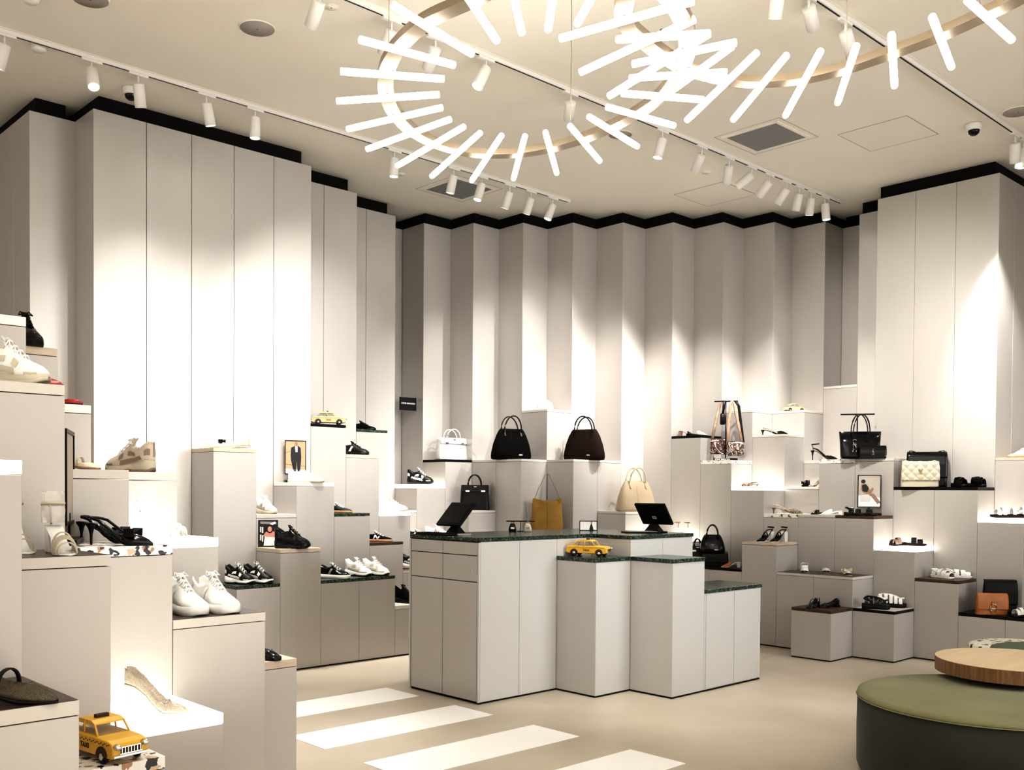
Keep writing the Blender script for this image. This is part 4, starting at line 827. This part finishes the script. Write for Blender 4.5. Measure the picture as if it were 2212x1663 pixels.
sneaker('sneaker', 'black and white running sneaker, right of the pair on the low dark top', (4.1635, 7.3694, 0.7483), 0.2757, -22, 'k', 'wh', 'wh', 'wh', 'chunky', 'black and white sneaker pair', out='k')
sneaker('sneaker', 'dark blue sneaker with white zigzag stripe and gum sole', (5.6863, 7.7729, 1.0308), 0.2906, -8, 'ks', 'gum', 'wh', 'wh', 'low', N=True)
sneaker('sneaker', 'black sneaker with silver white sole left of the white pair', (4.9067, 7.3539, 0.7483), 0.2938, -12, 'kp', 'whs', 'wh', 'gry', 'court')
sneaker('sneaker', 'white running sneaker, left of the two by the counter', (5.2094, 7.4171, 0.7483), 0.2642, -22, 'wh', 'wh', 'wh', 'cre', 'chunky', 'white running sneaker pair', out='k')
sneaker('sneaker', 'white running sneaker, right of the two by the counter', (5.3684, 7.3648, 0.7483), 0.2663, -22, 'wh', 'wh', 'wh', 'cre', 'chunky', 'white running sneaker pair', out='k')
sneaker('sneaker', 'dark striped sneaker partly hidden by the left edge of the counter', (6.1286, 7.7745, 0.7483), .27, -6, 'k', 'whs', 'wh', 'wh', 'chunky', out='gum')
sneaker('high_top_sneaker', 'black boot-like sneaker on the lowest plinth left of the counter', (5.7300, 7.4005, 0.4659), .27, -30, 'ks', 'k', 'k', None, 'chunky')
sneaker('sneaker', 'black and white chunky sneaker on the glowing plinth below the white bag', (6.8966, 8.6316, 1.5958), 0.2925, -8, 'k', 'k', 'wh', 'wh', 'chunky')
sneaker('sneaker', 'black sneaker with white stripes behind the left end of the counter', (6.4235, 8.0811, 1.0308), .27, -20, 'k', 'k', 'wh', 'wh', 'low', N=True)
sneaker('sneaker', 'white sneaker with dark stripes behind the left touch screen', (6.7918, 8.1925, 1.0308), .28, -10, 'wh', 'whs', 'wh', 'gry', 'court', N=True)
# ================================================================ shoes, right wall
heel_shoe('block_heel_mule', 'beige mule with toe to the right on the black topped plinth', (9.2239, 6.5763, 2.1607), 0.2360, -14, .02, 'bei', 'mule', 'square', 'block', sole='k', group='block heel mules')
heel_shoe('block_heel_mule', 'dark brown block heel mule behind the beige one', (9.2548, 6.7250, 2.1607), 0.2018, -20, .06, 'br', 'mule', 'square', 'block', sole='tau', group='block heel mules')
heel_shoe('slingback_heel', 'black kitten heel slingback below the small toy car', (9.6618, 5.8639, 2.1607), 0.2944, -14, .055, 'kp', 'slingback', 'point', 'kitten', cat='shoe', strapm='bei')
heel_shoe('ballet_flat', 'leopard print pointed flat on the glowing plinth under the sequin bags', (9.2315, 5.8921, 1.5958), 0.2119, 200, .02, 'leo', 'slingback', 'point', 'kitten')
sh = heel_shoe('ankle_strap_heel', 'black stiletto with ankle strap left of the tote', (9.5959, 5.2345, 1.8782), 0.2708, -14, .095, 'kp', 'slingback', 'point', 'stiletto')
ankle(sh, .235, .095, 'k', .30, .034)
heel_shoe('slingback_heel', 'dark patterned shoe with upright loop strap on the white top', (9.6539, 5.4713, 1.5958), .20, -120, .02, 'ks', 'mary', 'round', 'kitten', bow='k', group='dark bow shoes on the white top')
heel_shoe('slingback_heel', 'dark patterned shoe standing steeply against the shelf edge', (9.7376, 5.3935, 1.5958), .20, 190, .07, 'leo', 'pump', 'point', 'stiletto', group='dark bow shoes on the white top')
heel_shoe('slingback_heel', 'leopard kitten heel slingback on the terrazzo edged plinth', (9.2626, 5.4631, 1.3133), 0.3124, -16, .055, 'leo', 'slingback', 'point', 'kitten', strapm='bei')
heel_shoe('mule', 'black bow mule left of the white one', (9.2269, 5.0964, 1.3133), .18, -150, .012, 'kp', 'mule', 'almond', 'block')
heel_shoe('mule', 'white mule right of the black bow mule', (9.2930, 4.9803, 1.3133), 0.1999, 170, .03, 'wh', 'mule', 'almond', 'block')
sandal('buckle_sandal', 'black buckled sandal in front of the framed seated woman', (9.1299, 4.6501, 1.3133), .20, -30, 'k', 'kp', .022, straps=((.34, .24), (.66, .20)), w=.04, buckle='silver', group='black sandals by the framed woman')
sandal('buckle_sandal', 'black flat sandal right of the buckled one by the framed woman', (9.1777, 4.5510, 1.3133), .20, -30, 'k', 'kp', .022, straps=((.62, .20),), wrap=False, w=.05, group='black sandals by the framed woman')
for k, (px, lab) in enumerate(((0, ''),)): pass
sh = heel_shoe('strappy_heel', 'black and white strappy heel, left of the pair on the thin wood top', (8.8371, 5.4596, 1.0308), .24, -146, .10, 'kp', 'slingback', 'almond', 'block', sole='wh', group='black and white strappy heel pair', straps=((.54, .2, 'strap'), (.46, .24, 'strap'))); ankle(sh, .24, .10, 'k', .20, .03)
sh = heel_shoe('strappy_heel', 'black and white strappy heel, right of the pair on the thin wood top', (8.9371, 5.3666, 1.0308), .24, -146, .10, 'kp', 'slingback', 'almond', 'block', sole='wh', group='black and white strappy heel pair', straps=((.54, .2, 'strap'), (.46, .24, 'strap'))); ankle(sh, .24, .10, 'k', .20, .03)
sandal('slide_sandal', 'brown strap slide, left of two on the glowing right plinth', (9.2485, 4.2763, 1.0308), .21, -150, 'k', 'tau', .018, straps=((.46, .26), (.72, .20)), wrap=False, w=.042, footbed='k', group='double strap slides')
sandal('slide_sandal', 'black strap slide, right of two on the glowing right plinth', (9.3718, 4.1616, 1.0308), .21, -30, 'k', 'k', .018, straps=((.46, .26), (.72, .20)), wrap=False, w=.042, footbed='k', group='double strap slides')
heel_shoe('cap_toe_slingback', 'white slingback with black toe cap, leftmost of three', (8.8876, 5.0400, 0.7483), .26, -108, .055, 'wh', 'slingback', 'round', 'kitten', strapm='cre', cap='kp', group='cap toe slingbacks')
heel_shoe('cap_toe_slingback', 'beige flat slingback with black toe cap, middle of three', (9.0234, 4.8863, 0.7483), .25, -107, .012, 'sbe', 'slingback', 'round', 'kitten', strapm='sbe', cap='kp', group='cap toe slingbacks')
heel_shoe('cap_toe_slingback', 'beige slingback with black toe cap and bow, rightmost of three', (8.9136, 4.6158, 0.7483), .25, -98, .012, 'sbe', 'slingback', 'round', 'kitten', strapm='sbe', cap='kp', bow='sbe', group='cap toe slingbacks')
sandal('clog', 'shiny black clog, left of two on the black shelf', (9.6525, 3.8726, 1.5958), .19, -75, 'k', 'kp', .03, straps=((.38, .30), (.54, .33), (.68, .31), (.80, .24)), w=.036, wrap=False, group='shiny black clogs')
sandal('clog', 'shiny black clog, right of two on the black shelf', (9.7754, 3.7583, 1.5958), .20, -60, 'k', 'kp', .03, straps=((.38, .30), (.54, .33), (.68, .31), (.80, .24)), w=.036, wrap=False, group='shiny black clogs')
sneaker('sneaker', 'white sneaker with tan sole at the right edge of the picture', (10.0637, 3.4622, 1.8782), .26, 186, 'wh', 'gum', 'wh', 'k', 'low')
sandal('buckle_sandal', 'white sandal with thick dark sole on the glowing plinth at right edge', (9.7097, 3.4193, 1.3133), 0.3633, 172, 'br', 'wh', .03, straps=((.22, .20), (.45, .16), (.70, .18), (.82, .14)), w=.03)
sandal('buckle_sandal', 'white buckled sandal resting across its mate on the dark wood top', (9.2526, 3.8452, 0.7483), .24, -62, 'wh', 'wh', .024, straps=((.20, .20), (.42, .24), (.64, .21), (.82, .14)), buckle='k', w=.042, group='white buckled sandals', footbed='k')
sandal('buckle_sandal', 'white buckled sandal lying to the right of its mate', (9.4106, 3.7665, 0.7483), .24, -12, 'wh', 'wh', .024, straps=((.20, .18), (.42, .21), (.64, .19), (.82, .13)), w=.042, group='white buckled sandals', footbed='k')
sandal('buckle_sandal', 'white sandal cut by the right edge beside the tan bag', (9.1892, 3.1314, 0.4659), .22, 190, 'k', 'wh', .024, straps=((.34, .24), (.6, .24), (.76, .18)), w=.03)
sandal('fisherman_sandal', 'black fisherman sandal with thick sole on the low front plinth', (8.7556, 4.2398, 0.4659), 0.2453, -20, 'k', 'kp', .04, straps=((.16, .26), (.34, .27), (.50, .26), (.65, .22), (.80, .15)), w=.028, group='fisherman sandals')
sandal('fisherman_sandal', 'white fisherman sandal with black sole right of the black one', (9.0019, 4.2155, 0.4659), 0.2737, -18, 'k', 'wh', .04, straps=((.16, .26), (.34, .27), (.50, .26), (.65, .22), (.80, .15)), w=.030, group='fisherman sandals')
heel_shoe('strap_flat', 'black patent strap shoe, left of two on the lowest wood top', (8.4351, 4.6887, 0.4659), .25, -128, .014, 'kp', 'mary', 'round', 'block', group='black patent flats')
heel_shoe('strap_flat', 'black patent slip-on shoe, right of two on the lowest wood top', (8.5427, 4.5887, 0.4659), .25, -150, .014, 'kp', 'flat', 'round', 'block', group='black patent flats')
sh = heel_shoe('strappy_heel', 'gold strappy heel, left of two by the right touch screen', (8.8081, 6.5773, 1.0308), .21, -130, .10, 'gold', 'sandal', 'almond', 'stiletto', sole='wh', straps=((.66, .24, 'strap'), (.8, .17, 'strap')), group='gold strappy heels'); ankle(sh, .21, .10, 'tau', .30, .03)
sh = heel_shoe('strappy_heel', 'gold strappy heel, right of two by the right touch screen', (8.8863, 6.5046, 1.0308), .21, -130, .10, 'gold', 'sandal', 'almond', 'stiletto', sole='wh', straps=((.66, .24, 'strap'), (.8, .17, 'strap')), group='gold strappy heels'); ankle(sh, .21, .10, 'tau', .30, .03)
heel_shoe('mule', 'white and tan open mule on the low black top right of the counter', (8.8095, 5.8443, 0.7483), 0.1964, 170, .05, 'tan', 'mule', 'almond', 'block', sole='wh')
# ================================================================ seating at the right
def ottoman(label, c, r_, h_, mt, ms, name='ottoman', group=None):
    o = thing(name, label, 'ottoman', (c[0], c[1], 0), 0, group)
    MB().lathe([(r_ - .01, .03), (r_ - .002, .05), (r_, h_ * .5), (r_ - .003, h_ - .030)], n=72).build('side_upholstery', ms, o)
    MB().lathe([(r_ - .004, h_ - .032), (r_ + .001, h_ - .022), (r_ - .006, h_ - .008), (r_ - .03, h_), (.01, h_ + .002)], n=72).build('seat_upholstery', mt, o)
    MB().tube([((r_ + .001) * math.cos(t), (r_ + .001) * math.sin(t), h_ - .031) for t in [2 * PI * k / 72 for k in range(72)]], .0035, 6, closed=True).build('piping', mt, o)
    MB().lathe([(r_ - .05, 0), (r_ - .05, .035)], n=48).build('plinth_base', 'recess', o)
    return o
ottoman('large round olive velvet ottoman in the right foreground', (5.5465, 2.057), .66, .45, 'olive', 'oliveShade')
tb2 = thing('side_table', 'round pale oak table top with dark edge overlapping the olive ottoman', 'table', (6.16, 2.14, 0))
MB().lathe([(.421, .487), (.424, .489), (.424, .5655), (.421, .567)], n=96, smooth=False).build('table_edge', 'oakside', tb2)
MB().lathe([(.4225, .5655), (.4225, .5685)], n=96, smooth=False).build('table_top', 'oak', tb2)
MB().lathe([(.12, .452), (.12, .488)], n=32).build('spacer', 'recess', tb2)
ottoman('low round ottoman in black and white marbled fabric behind the oak table', (7.820, 2.660), .36, .42, 'marbled', 'marbled', group=None)
ottoman('sage green ottoman peeping out behind the oak table at the right edge', (7.20, 2.32), .32, .50, 'sage', 'sage')
# ================================================================ ceiling fittings
def track(label, x0, x1, y):
    t = thing('lighting_track', label, 'light track', (x0, y, ZC))
    MB().bx(0, x1 - x0, -.018, .018, -.030, 0).build('rail', 'whitep', t, bevel=.001, seg=1)
    MB().bx(0, x1 - x0 - .03, -.007, .007, -.0305, -.020).build('slot', 'seam', t)
    MB().bx(0, x1 - x0, -.034, .034, -.0030, 0).build('flange', 'ceil', t)
    MB().bx(0, x1 - x0, .034, .040, -.0035, 0).build('shadow_line', 'seam', t)
    return t
TY = (7.3962, 5.3594, 3.2793)
track('ceiling light track nearest the left wall', 1.2, 7.973, TY[0]); track('ceiling light track crossing above the two light rings', 2.0, 10.127, TY[1]); track('ceiling light track at the right, ending outside the picture', 4.5, 12.4, TY[2])
def spot(label, x, y, aim, lit=True, power=0, grp='', ang=38, blend=.7, big=1., colr=(1, .965, .92)):
    r = thing('track_spotlight', label, 'spotlight', (x, y, ZC - .030), 0, grp)
    MB().box((0, 0, -.009), (.15, .030, .018)).build('adapter', 'whitep', r, bevel=.001, seg=1)
    MB().tube([(0, 0, -.015), (0, 0, -.075)], .007, 8).build('stem', 'whitep', r)
    d = (Vector(aim) - Vector((x, y, ZC - .10))).normalized(); q = d.to_track_quat('-Z', 'Y')
    hs = MB().lathe([(.008, .004), (.040, .0), (.043, -.004), (.043, -.168), (.039, -.170), (.037, -.160), (.036, -.156)], n=28).build('housing', 'whitep', r)
    hs.location = (0, 0, -.075); hs.rotation_mode = 'QUATERNION'; hs.rotation_quaternion = q
    MB().lathe([(.0365, -.160), (.0365, -.157)], n=24).build('lens', 'lens' if lit else 'lensoff', hs)
    if power:
        l = bpy.data.lights.new('spot_beam', 'SPOT'); l.energy = power; l.color = colr; l.spot_size = R(ang * 1.22); l.spot_blend = 1.0; l.shadow_soft_size = .035
        o = bpy.data.objects.new('spot_beam', l); COL.objects.link(o); o.parent = hs; o.location = (0, 0, -.175)
    return r
SP = [
 (0, 2.201, (1.60, 8.20, 1.50), 60, 40),
 (0, 2.799, (2.49, 5.63, 1.20), 150, 40),
 (0, 3.151, (3.69, 7.99, 2.30), 30, 40),
 (0, 3.707, (4.53, 7.63, 1.60), 110, 36),
 (0, 4.140, (4.13, 7.39, 1.00), 120, 36),
 (0, 5.582, (5.49, 7.47, 0.90), 140, 36),
 (0, 6.305, (6.05, 8.15, 1.40), 130, 34),
 (0, 6.678, (5.81, 7.83, 1.20), 120, 34),
 (0, 7.065, (6.77, 8.51, 1.70), 150, 32),
 (0, 7.375, (7.17, 8.43, 1.90), 110, 34),
 (0, 7.706, (6.69, 8.03, 1.20), 100, 36),
 (1, 2.500, (2.15, 3.75, 0.90), 170, 34),
 (1, 3.450, (3.73, 8.03, 2.20), 115, 44),
 (1, 4.016, (4.53, 8.03, 2.20), 135, 44),
 (1, 4.397, (5.33, 8.43, 2.60), 215, 40),
 (1, 4.873, (3.09, 5.63, 1.00), 160, 40),
 (1, 5.781, (8.05, 8.03, 2.80), 115, 36),
 (1, 6.957, (6.30, 6.00, 0.90), 150, 40),
 (1, 7.540, (8.53, 7.47, 2.50), 190, 34),
 (1, 7.977, (9.25, 6.63, 2.40), 150, 36),
 (1, 8.363, (7.57, 8.43, 2.60), 180, 32),
 (1, 8.678, (8.45, 7.55, 2.30), 190, 32),
 (1, 8.998, (8.85, 6.99, 2.40), 160, 34),
 (1, 9.249, (9.65, 6.19, 2.20), 160, 36),
 (1, 9.482, (9.73, 5.79, 2.00), 150, 34),
 (1, 9.770, (9.89, 5.15, 2.40), 170, 36),
 (2, 1.300, (1.87, 3.80, 1.00), 75, 30),
 (2, 5.386, (6.20, 4.30, 0.60), 190, 42),
 (2, 5.742, (9.89, 4.59, 2.70), 250, 40),
 (2, 6.215, (9.89, 3.95, 2.20), 140, 38),
 (2, 9.256, (10.05, 3.55, 3.00), 240, 34),
 (2, 9.455, (9.49, 3.83, 1.60), 90, 38),

]
ORD = ['first', 'second', 'third', 'fourth', 'fifth', 'sixth', 'seventh', 'eighth', 'ninth', 'tenth', 'eleventh', 'twelfth', 'thirteenth', 'fourteenth', 'fifteenth', 'sixteenth']
TN = ['left', 'middle', 'right']; cntr = [0, 0, 0]
for t, x, aim, pw, ang in SP:
    cntr[t] += 1
    spot('white cylinder spotlight, %s from the viewer on the %s ceiling track' % (ORD[cntr[t] - 1], TN[t]), x, TY[t], aim, pw > 60, pw, 'spotlights on the %s track' % TN[t], ang)
# light rings
def ring(label, pts, tubes, cables):
    pv = [Vector(p) for p in pts]; n = len(pv); fine = []
    for k in range(n):      # closed smooth curve
        a, b, c, d = pv[k - 1], pv[k], pv[(k + 1) % n], pv[(k + 2) % n]
        for q in range(5):
            t = q / 5; fine.append(.5 * ((2 * b) + (c - a) * t + (2 * a - 5 * b + 4 * c - d) * t * t + (3 * b - a - 3 * c + d) * t ** 3))
    c = sum(fine, Vector()) / len(fine)
    r = thing('ring_chandelier', label, 'chandelier', tuple(c), 0, 'two looping ring chandeliers')
    m = len(fine); rings = []
    for k in range(m):
        t = (fine[(k + 1) % m] - fine[k - 1]).normalized(); nrm = t.cross(Vector((0, 0, 1))).normalized(); p = fine[k] - c
        rings.append([p + nrm * .042 + Vector((0, 0, 0)), p - nrm * .042, p - nrm * .042 + Vector((0, 0, .038)), p + nrm * .042 + Vector((0, 0, .038))])
    MB().loft(rings, False, False, True).build('band', 'ring', r)
    for a, b in tubes:
        a = Vector(a) - c; b = Vector(b) - c; d = (b - a).normalized()
        tb = MB().tube([a + d * .035, b - d * .035], .0185, 14).build('light_tube', 'tube', r)
        MB().tube([a, a + d * .034], .0190, 12).build('end_cap', 'cap', tb); MB().tube([b - d * .034, b], .0190, 12).build('end_cap', 'cap', tb)
        mid = (a + b) / 2; MB().tube([mid, mid + Vector((0, 0, .035))], .008, 8).build('tube_mount', 'ring', r)
    for x, y in cables: MB().tube([(x - c.x, y - c.y, .03), (x - c.x, y - c.y, ZC - c.z)], .0022, 5).build('suspension_cable', 'ring', r)
    return r
ring('left looping ring chandelier of brushed metal with radial glowing tubes', [(2.9568, 3.3598, 3.7220), (2.9355, 3.6297, 3.7220), (2.9834, 3.8824, 3.7220), (3.0657, 4.1011, 3.7220), (3.1720, 4.2835, 3.7220), (3.3270, 4.4791, 3.7220), (3.5350, 4.6679, 3.7220), (3.7737, 4.8137, 3.7220), (4.0423, 4.8839, 3.7220), (4.2826, 4.8570, 3.7220), (4.4485, 4.7337, 3.7220), (4.5587, 4.5529, 3.7220), (4.6105, 4.3228, 3.7220), (4.6117, 4.0595, 3.7220), (4.5590, 3.7713, 3.7220), (4.4632, 3.4952, 3.7220), (4.3332, 3.2759, 3.7220), (4.1254, 3.0394, 3.7220), (3.9208, 2.8819, 3.7220), (3.6918, 2.7639, 3.7220), (3.4448, 2.7014, 3.7220), (3.2239, 2.7372, 3.7220), (3.0297, 2.9020, 3.7220), (2.9679, 3.1188, 3.7220)], [((2.6859, 3.5739, 3.7000), (3.2663, 3.6956, 3.7000)),
 ((2.7610, 3.9375, 3.6920), (3.2982, 3.8685, 3.7080)),
 ((2.9077, 4.3193, 3.7000), (3.3588, 4.0201, 3.7000)),
 ((3.1167, 4.6617, 3.7000), (3.4690, 4.1940, 3.7000)),
 ((3.3917, 4.9596, 3.6920), (3.6114, 4.3407, 3.7080)),
 ((3.6525, 5.1255, 3.6760), (3.7879, 4.4753, 3.7240)),
 ((3.9462, 5.2007, 3.6560), (3.9593, 4.5469, 3.7440)),
 ((4.2391, 5.2025, 3.6520), (4.1060, 4.5632, 3.7480)),
 ((4.5056, 5.0954, 3.6560), (4.2253, 4.4990, 3.7440)),
 ((4.7166, 4.9010, 3.6720), (4.3070, 4.3755, 3.7280)),
 ((4.8601, 4.6287, 3.6800), (4.3361, 4.2273, 3.7200)),
 ((4.9281, 4.3046, 3.7000), (4.3269, 4.0162, 3.7000)),
 ((4.8886, 3.9590, 3.7000), (4.2966, 3.8406, 3.7000)),
 ((4.2457, 3.6601, 3.6920), (4.7836, 3.5979, 3.7080)),
 ((4.1158, 3.4407, 3.6680), (4.6327, 3.2871, 3.7320)),
 ((4.1341, 3.4038, 3.7440), (4.2642, 2.8874, 3.6560)),
 ((3.9519, 3.2358, 3.7120), (4.0753, 2.7072, 3.6880)),
 ((3.7795, 3.1935, 3.7680), (3.8055, 2.6724, 3.6320)),
 ((3.2557, 3.5057, 3.7000), (2.7406, 3.2070, 3.7000)),
 ((3.2819, 3.3610, 3.7000), (2.8203, 2.9783, 3.7000)),
 ((3.3483, 3.2522, 3.7000), (2.9718, 2.8337, 3.7000)),
 ((3.4342, 3.1465, 3.7200), (3.1286, 2.7061, 3.6800))], [(3.085, 4.139), (4.653, 4.314)])
ring('right looping ring chandelier running out of the top right of the picture', [(3.6138, 3.0060, 3.7220), (3.8333, 3.0680, 3.7220), (4.0640, 3.1058, 3.7220), (4.2719, 3.1140, 3.7220), (4.4789, 3.0608, 3.7220), (4.6410, 2.9716, 3.7220), (4.7497, 2.8337, 3.7220), (4.8107, 2.6929, 3.7220), (4.8343, 2.5113, 3.7220), (4.8294, 2.3271, 3.7220), (4.8087, 2.0651, 3.7220), (4.7573, 1.8488, 3.7220), (4.6765, 1.6303, 3.7220), (4.4686, 1.4959, 3.7220), (4.2336, 1.4235, 3.7220), (3.9893, 1.4177, 3.7220), (3.7540, 1.4782, 3.7220), (3.5454, 1.5995, 3.7220), (3.3786, 1.7718, 3.7220), (3.2656, 1.9816, 3.7220), (3.2142, 2.2127, 3.7220), (3.2274, 2.4476, 3.7220), (3.3034, 2.6686, 3.7220), (3.4358, 2.8593, 3.7220)], [((3.4461, 3.2664, 3.6920), (3.6326, 2.6343, 3.7080)),
 ((3.7550, 3.4159, 3.6680), (3.8178, 2.7620, 3.7320)),
 ((4.0473, 3.4763, 3.6440), (4.0312, 2.8309, 3.7560)),
 ((4.3207, 3.5002, 3.6200), (4.2743, 2.8590, 3.7800)),
 ((4.6184, 3.3867, 3.6400), (4.3856, 2.7877, 3.7600)),
 ((4.8454, 3.2317, 3.6600), (4.4805, 2.6772, 3.7400)),
 ((5.0118, 2.9974, 3.6640), (4.5510, 2.5304, 3.7360)),
 ((5.1093, 2.7346, 3.6880), (4.5748, 2.3550, 3.7120)),
 ((5.1404, 2.4282, 3.7000), (4.5593, 2.1722, 3.7000)),
 ((5.1223, 2.1245, 3.7000), (4.5219, 1.9649, 3.7000)),
 ((5.0220, 1.8019, 3.7000), (4.4779, 1.7922, 3.7000)),
 ((4.2496, 1.8042, 3.7000), (4.4529, 1.2396, 3.7000)),
 ((4.0476, 1.7733, 3.7000), (4.0220, 1.1739, 3.7000)),
 ((3.8489, 1.8213, 3.7000), (3.5983, 1.2761, 3.7000)),
 ((3.6831, 1.9409, 3.7000), (3.2448, 1.5311, 3.7000)),
 ((3.5750, 2.1143, 3.7000), (3.0142, 1.9009, 3.7000)),
 ((3.5405, 2.3158, 3.7000), (2.9407, 2.3305, 3.7000)),
 ((3.5849, 2.5153, 3.7000), (3.0353, 2.7560, 3.7000))], [(4.842, 2.546), (4.775, 1.856)])
# speakers, vents, hatches, cameras, detectors
def disc(label, x, y, r_, m='grille', name='ceiling_speaker', cat='speaker'):
    o = thing(name, label, cat, (x, y, ZC)); MB().lathe([(r_, 0), (r_, -.004), (r_ - .006, -.007), (r_ - .008, -.007)], n=40).build('rim', 'ceil', o)
    MB().lathe([(r_ - .008, -.001), (r_ - .008, -.008), (.001, -.009)], n=40).build('grille', m, o); MB().box((0, 0, -.010), (.012, .003, .002)).build('badge', 'seam', o)
disc('round grey ceiling speaker at the upper left', 3.4605, 6.1526, .125); disc('round grey ceiling speaker at the right edge', 8.7930, 3.0932, .125); disc('small round flush sensor by the top track', 3.6624, 5.5450, .05, 'ceil', 'ceiling_sensor', 'sensor'); disc('small round sensor above the left wall near a tilted spotlight', 6.1034, 7.9780, .05, 'ceil', 'ceiling_sensor', 'sensor')
disc('small round sensor between the two square vents', 8.2560, 5.8096, .05, 'ceil', 'ceiling_sensor', 'sensor')
disc('dark round ceiling speaker behind the left light ring', 6.8309, 5.7289, .11)
disc('pale round ceiling speaker cut by the top edge at left', 2.4679, 6.5426, .12)
def vent(label, x, y, w=.56):
    o = thing('ceiling_vent', label, 'vent', (x, y, ZC)); a = w / 2
    MB().bx(-a + .03, a - .03, -a + .03, a - .03, -.006, 0).build('grille', 'vent', o)
    mb = MB(); mb.bx(-a, a, -a, -a + .03, -.008, 0); mb.bx(-a, a, a - .03, a, -.008, 0); mb.bx(-a, -a + .03, -a + .03, a - .03, -.008, 0); mb.bx(a - .03, a, -a + .03, a - .03, -.008, 0); mb.build('frame', 'ceil', o)
    mb = MB()
    for q in (-1, 1): mb.bx(-a - .05, a + .05, q * (a + .045) - .003, q * (a + .045) + .003, -.001, 0); mb.bx(q * (a + .045) - .003, q * (a + .045) + .003, -a - .05, a + .05, -.001, 0)
    mb.build('joint_line', 'grille', o)
vent('square grey mesh ceiling vent right of the light rings', 7.8216, 4.8683); vent('square grey mesh ceiling vent behind the left track spotlights', 6.8460, 7.9383)
def hatch(label, x, y, w=.62):
    o = thing('access_panel', label, 'ceiling hatch', (x, y, ZC)); a = w / 2; MB().bx(-a, a, -a, a, -.002, 0).build('panel', 'ceil', o)
    mb = MB()
    for q in (-1, 1): mb.bx(-a, a, q * a - .003, q * a + .003, -.0026, 0); mb.bx(q * a - .003, q * a + .003, -a, a, -.0026, 0)
    mb.build('joint_line', 'grille', o)
hatch('flush square ceiling hatch near the dome camera', 8.5337, 4.0849); hatch('flush square ceiling hatch above the back wall', 8.9395, 6.1748)
def dome(label, x, y):
    o = thing('security_camera', label, 'camera', (x, y, ZC)); MB().lathe([(.066, 0), (.068, -.012), (.058, -.05), (.050, -.056)], n=32).build('housing', 'whitep', o)
    MB().lathe([(.047, -.050), (.047, -.062), (.040, -.082), (.022, -.096), (.002, -.100)], n=28).build('dome_window', 'kp', o)
dome('white dome security camera with black lens at right', 8.8281, 3.4628); dome('white dome security camera half hidden behind a left track spotlight', 3.2495, 7.7680)
def smoke(label, x, y):
    o = thing('smoke_detector', label, 'smoke detector', (x, y, ZC)); MB().lathe([(.058, 0), (.058, -.010), (.052, -.014), (.052, -.034), (.040, -.044), (.002, -.046)], n=32).build('housing', 'whitep', o); MB().box((.02, -.03, -.036), (.012, .006, .003)).build('indicator', 'seam', o)
smoke('white smoke detector beside the left track', 2.4577, 7.4863); smoke('white smoke detector cut by the top edge at left', 2.1752, 6.7807)
# ================================================================ light
w = bpy.data.worlds.new('room_ambient'); S.world = w; w.use_nodes = True
w.node_tree.nodes['Background'].inputs[0].default_value = (1, .93, .85, 1); w.node_tree.nodes['Background'].inputs[1].default_value = 0.55
def area(name, loc, size, energy, rot=(0, 0, 0), col=(1, .92, .82)):
    l = bpy.data.lights.new(name, 'AREA'); l.shape = 'RECTANGLE'; l.size, l.size_y = size; l.energy = energy; l.color = col
    o = bpy.data.objects.new(name, l); COL.objects.link(o); o.location = loc; o.rotation_euler = rot; return o
area('front_fill', (.6, .2, 3.9), (3, 3), 26, (R(20), 0, RV))
cfill_ = area('front_cool_fill', (7.2, -3.2, 2.6), (3.2, 2.4), 26, (R(82), 0, R(6)), (.93, .97, 1)); cfill_.data.spread = R(72)  # added cool fill for the counter faces, no window stands there
area('bounce_fill', (3.2, .4, .6), (5, 2.5), 34, (R(180), 0, RV), (1, .95, .87))  # added upward fill in place of floor bounce, brightens the ceiling
# ================================================================ camera
cd = bpy.data.cameras.new('camera'); cam = bpy.data.objects.new('camera', cd); COL.objects.link(cam)
f_, yaw, pit, rol, cyy, cxx = 2129.14412, .74918, -.01993, .00673, 1100.22236, 1067.78504
Fh = Vector((math.sin(yaw), math.cos(yaw), 0)); Rr = Vector((math.cos(yaw), -math.sin(yaw), 0)); Fw = Fh * math.cos(pit) + Vector((0, 0, math.sin(pit))); Up = -Fh * math.sin(pit) + Vector((0, 0, math.cos(pit)))
Ri = Rr * math.cos(rol) + Up * math.sin(rol); Ui = -Rr * math.sin(rol) + Up * math.cos(rol)
mw = Matrix((Ri, Ui, -Fw)).transposed().to_4x4(); mw.translation = Vector((0, 0, CAMH)); cam.matrix_world = mw
cd.sensor_fit = 'HORIZONTAL'; cd.sensor_width = 36; cd.lens = f_ / 2212 * 36; cd.shift_x = (1106 - cxx) / 2212; cd.shift_y = (cyy - 831.5) / 2212; cd.clip_start = .05
S.camera = cam
S.view_settings.view_transform = 'Standard'; S.view_settings.look = 'High Contrast'; S.view_settings.exposure = 0.86; S.view_settings.gamma = 1
S.cycles.max_bounces = 5; S.cycles.diffuse_bounces = 3; S.cycles.glossy_bounces = 2; S.cycles.transmission_bounces = 4; S.cycles.sample_clamp_indirect = 6; S.cycles.caustics_reflective = False; S.cycles.caustics_refractive = False
S.cycles.use_denoising = True; S.cycles.use_adaptive_sampling = True; S.cycles.adaptive_threshold = .07; S.cycles.adaptive_min_samples = 24
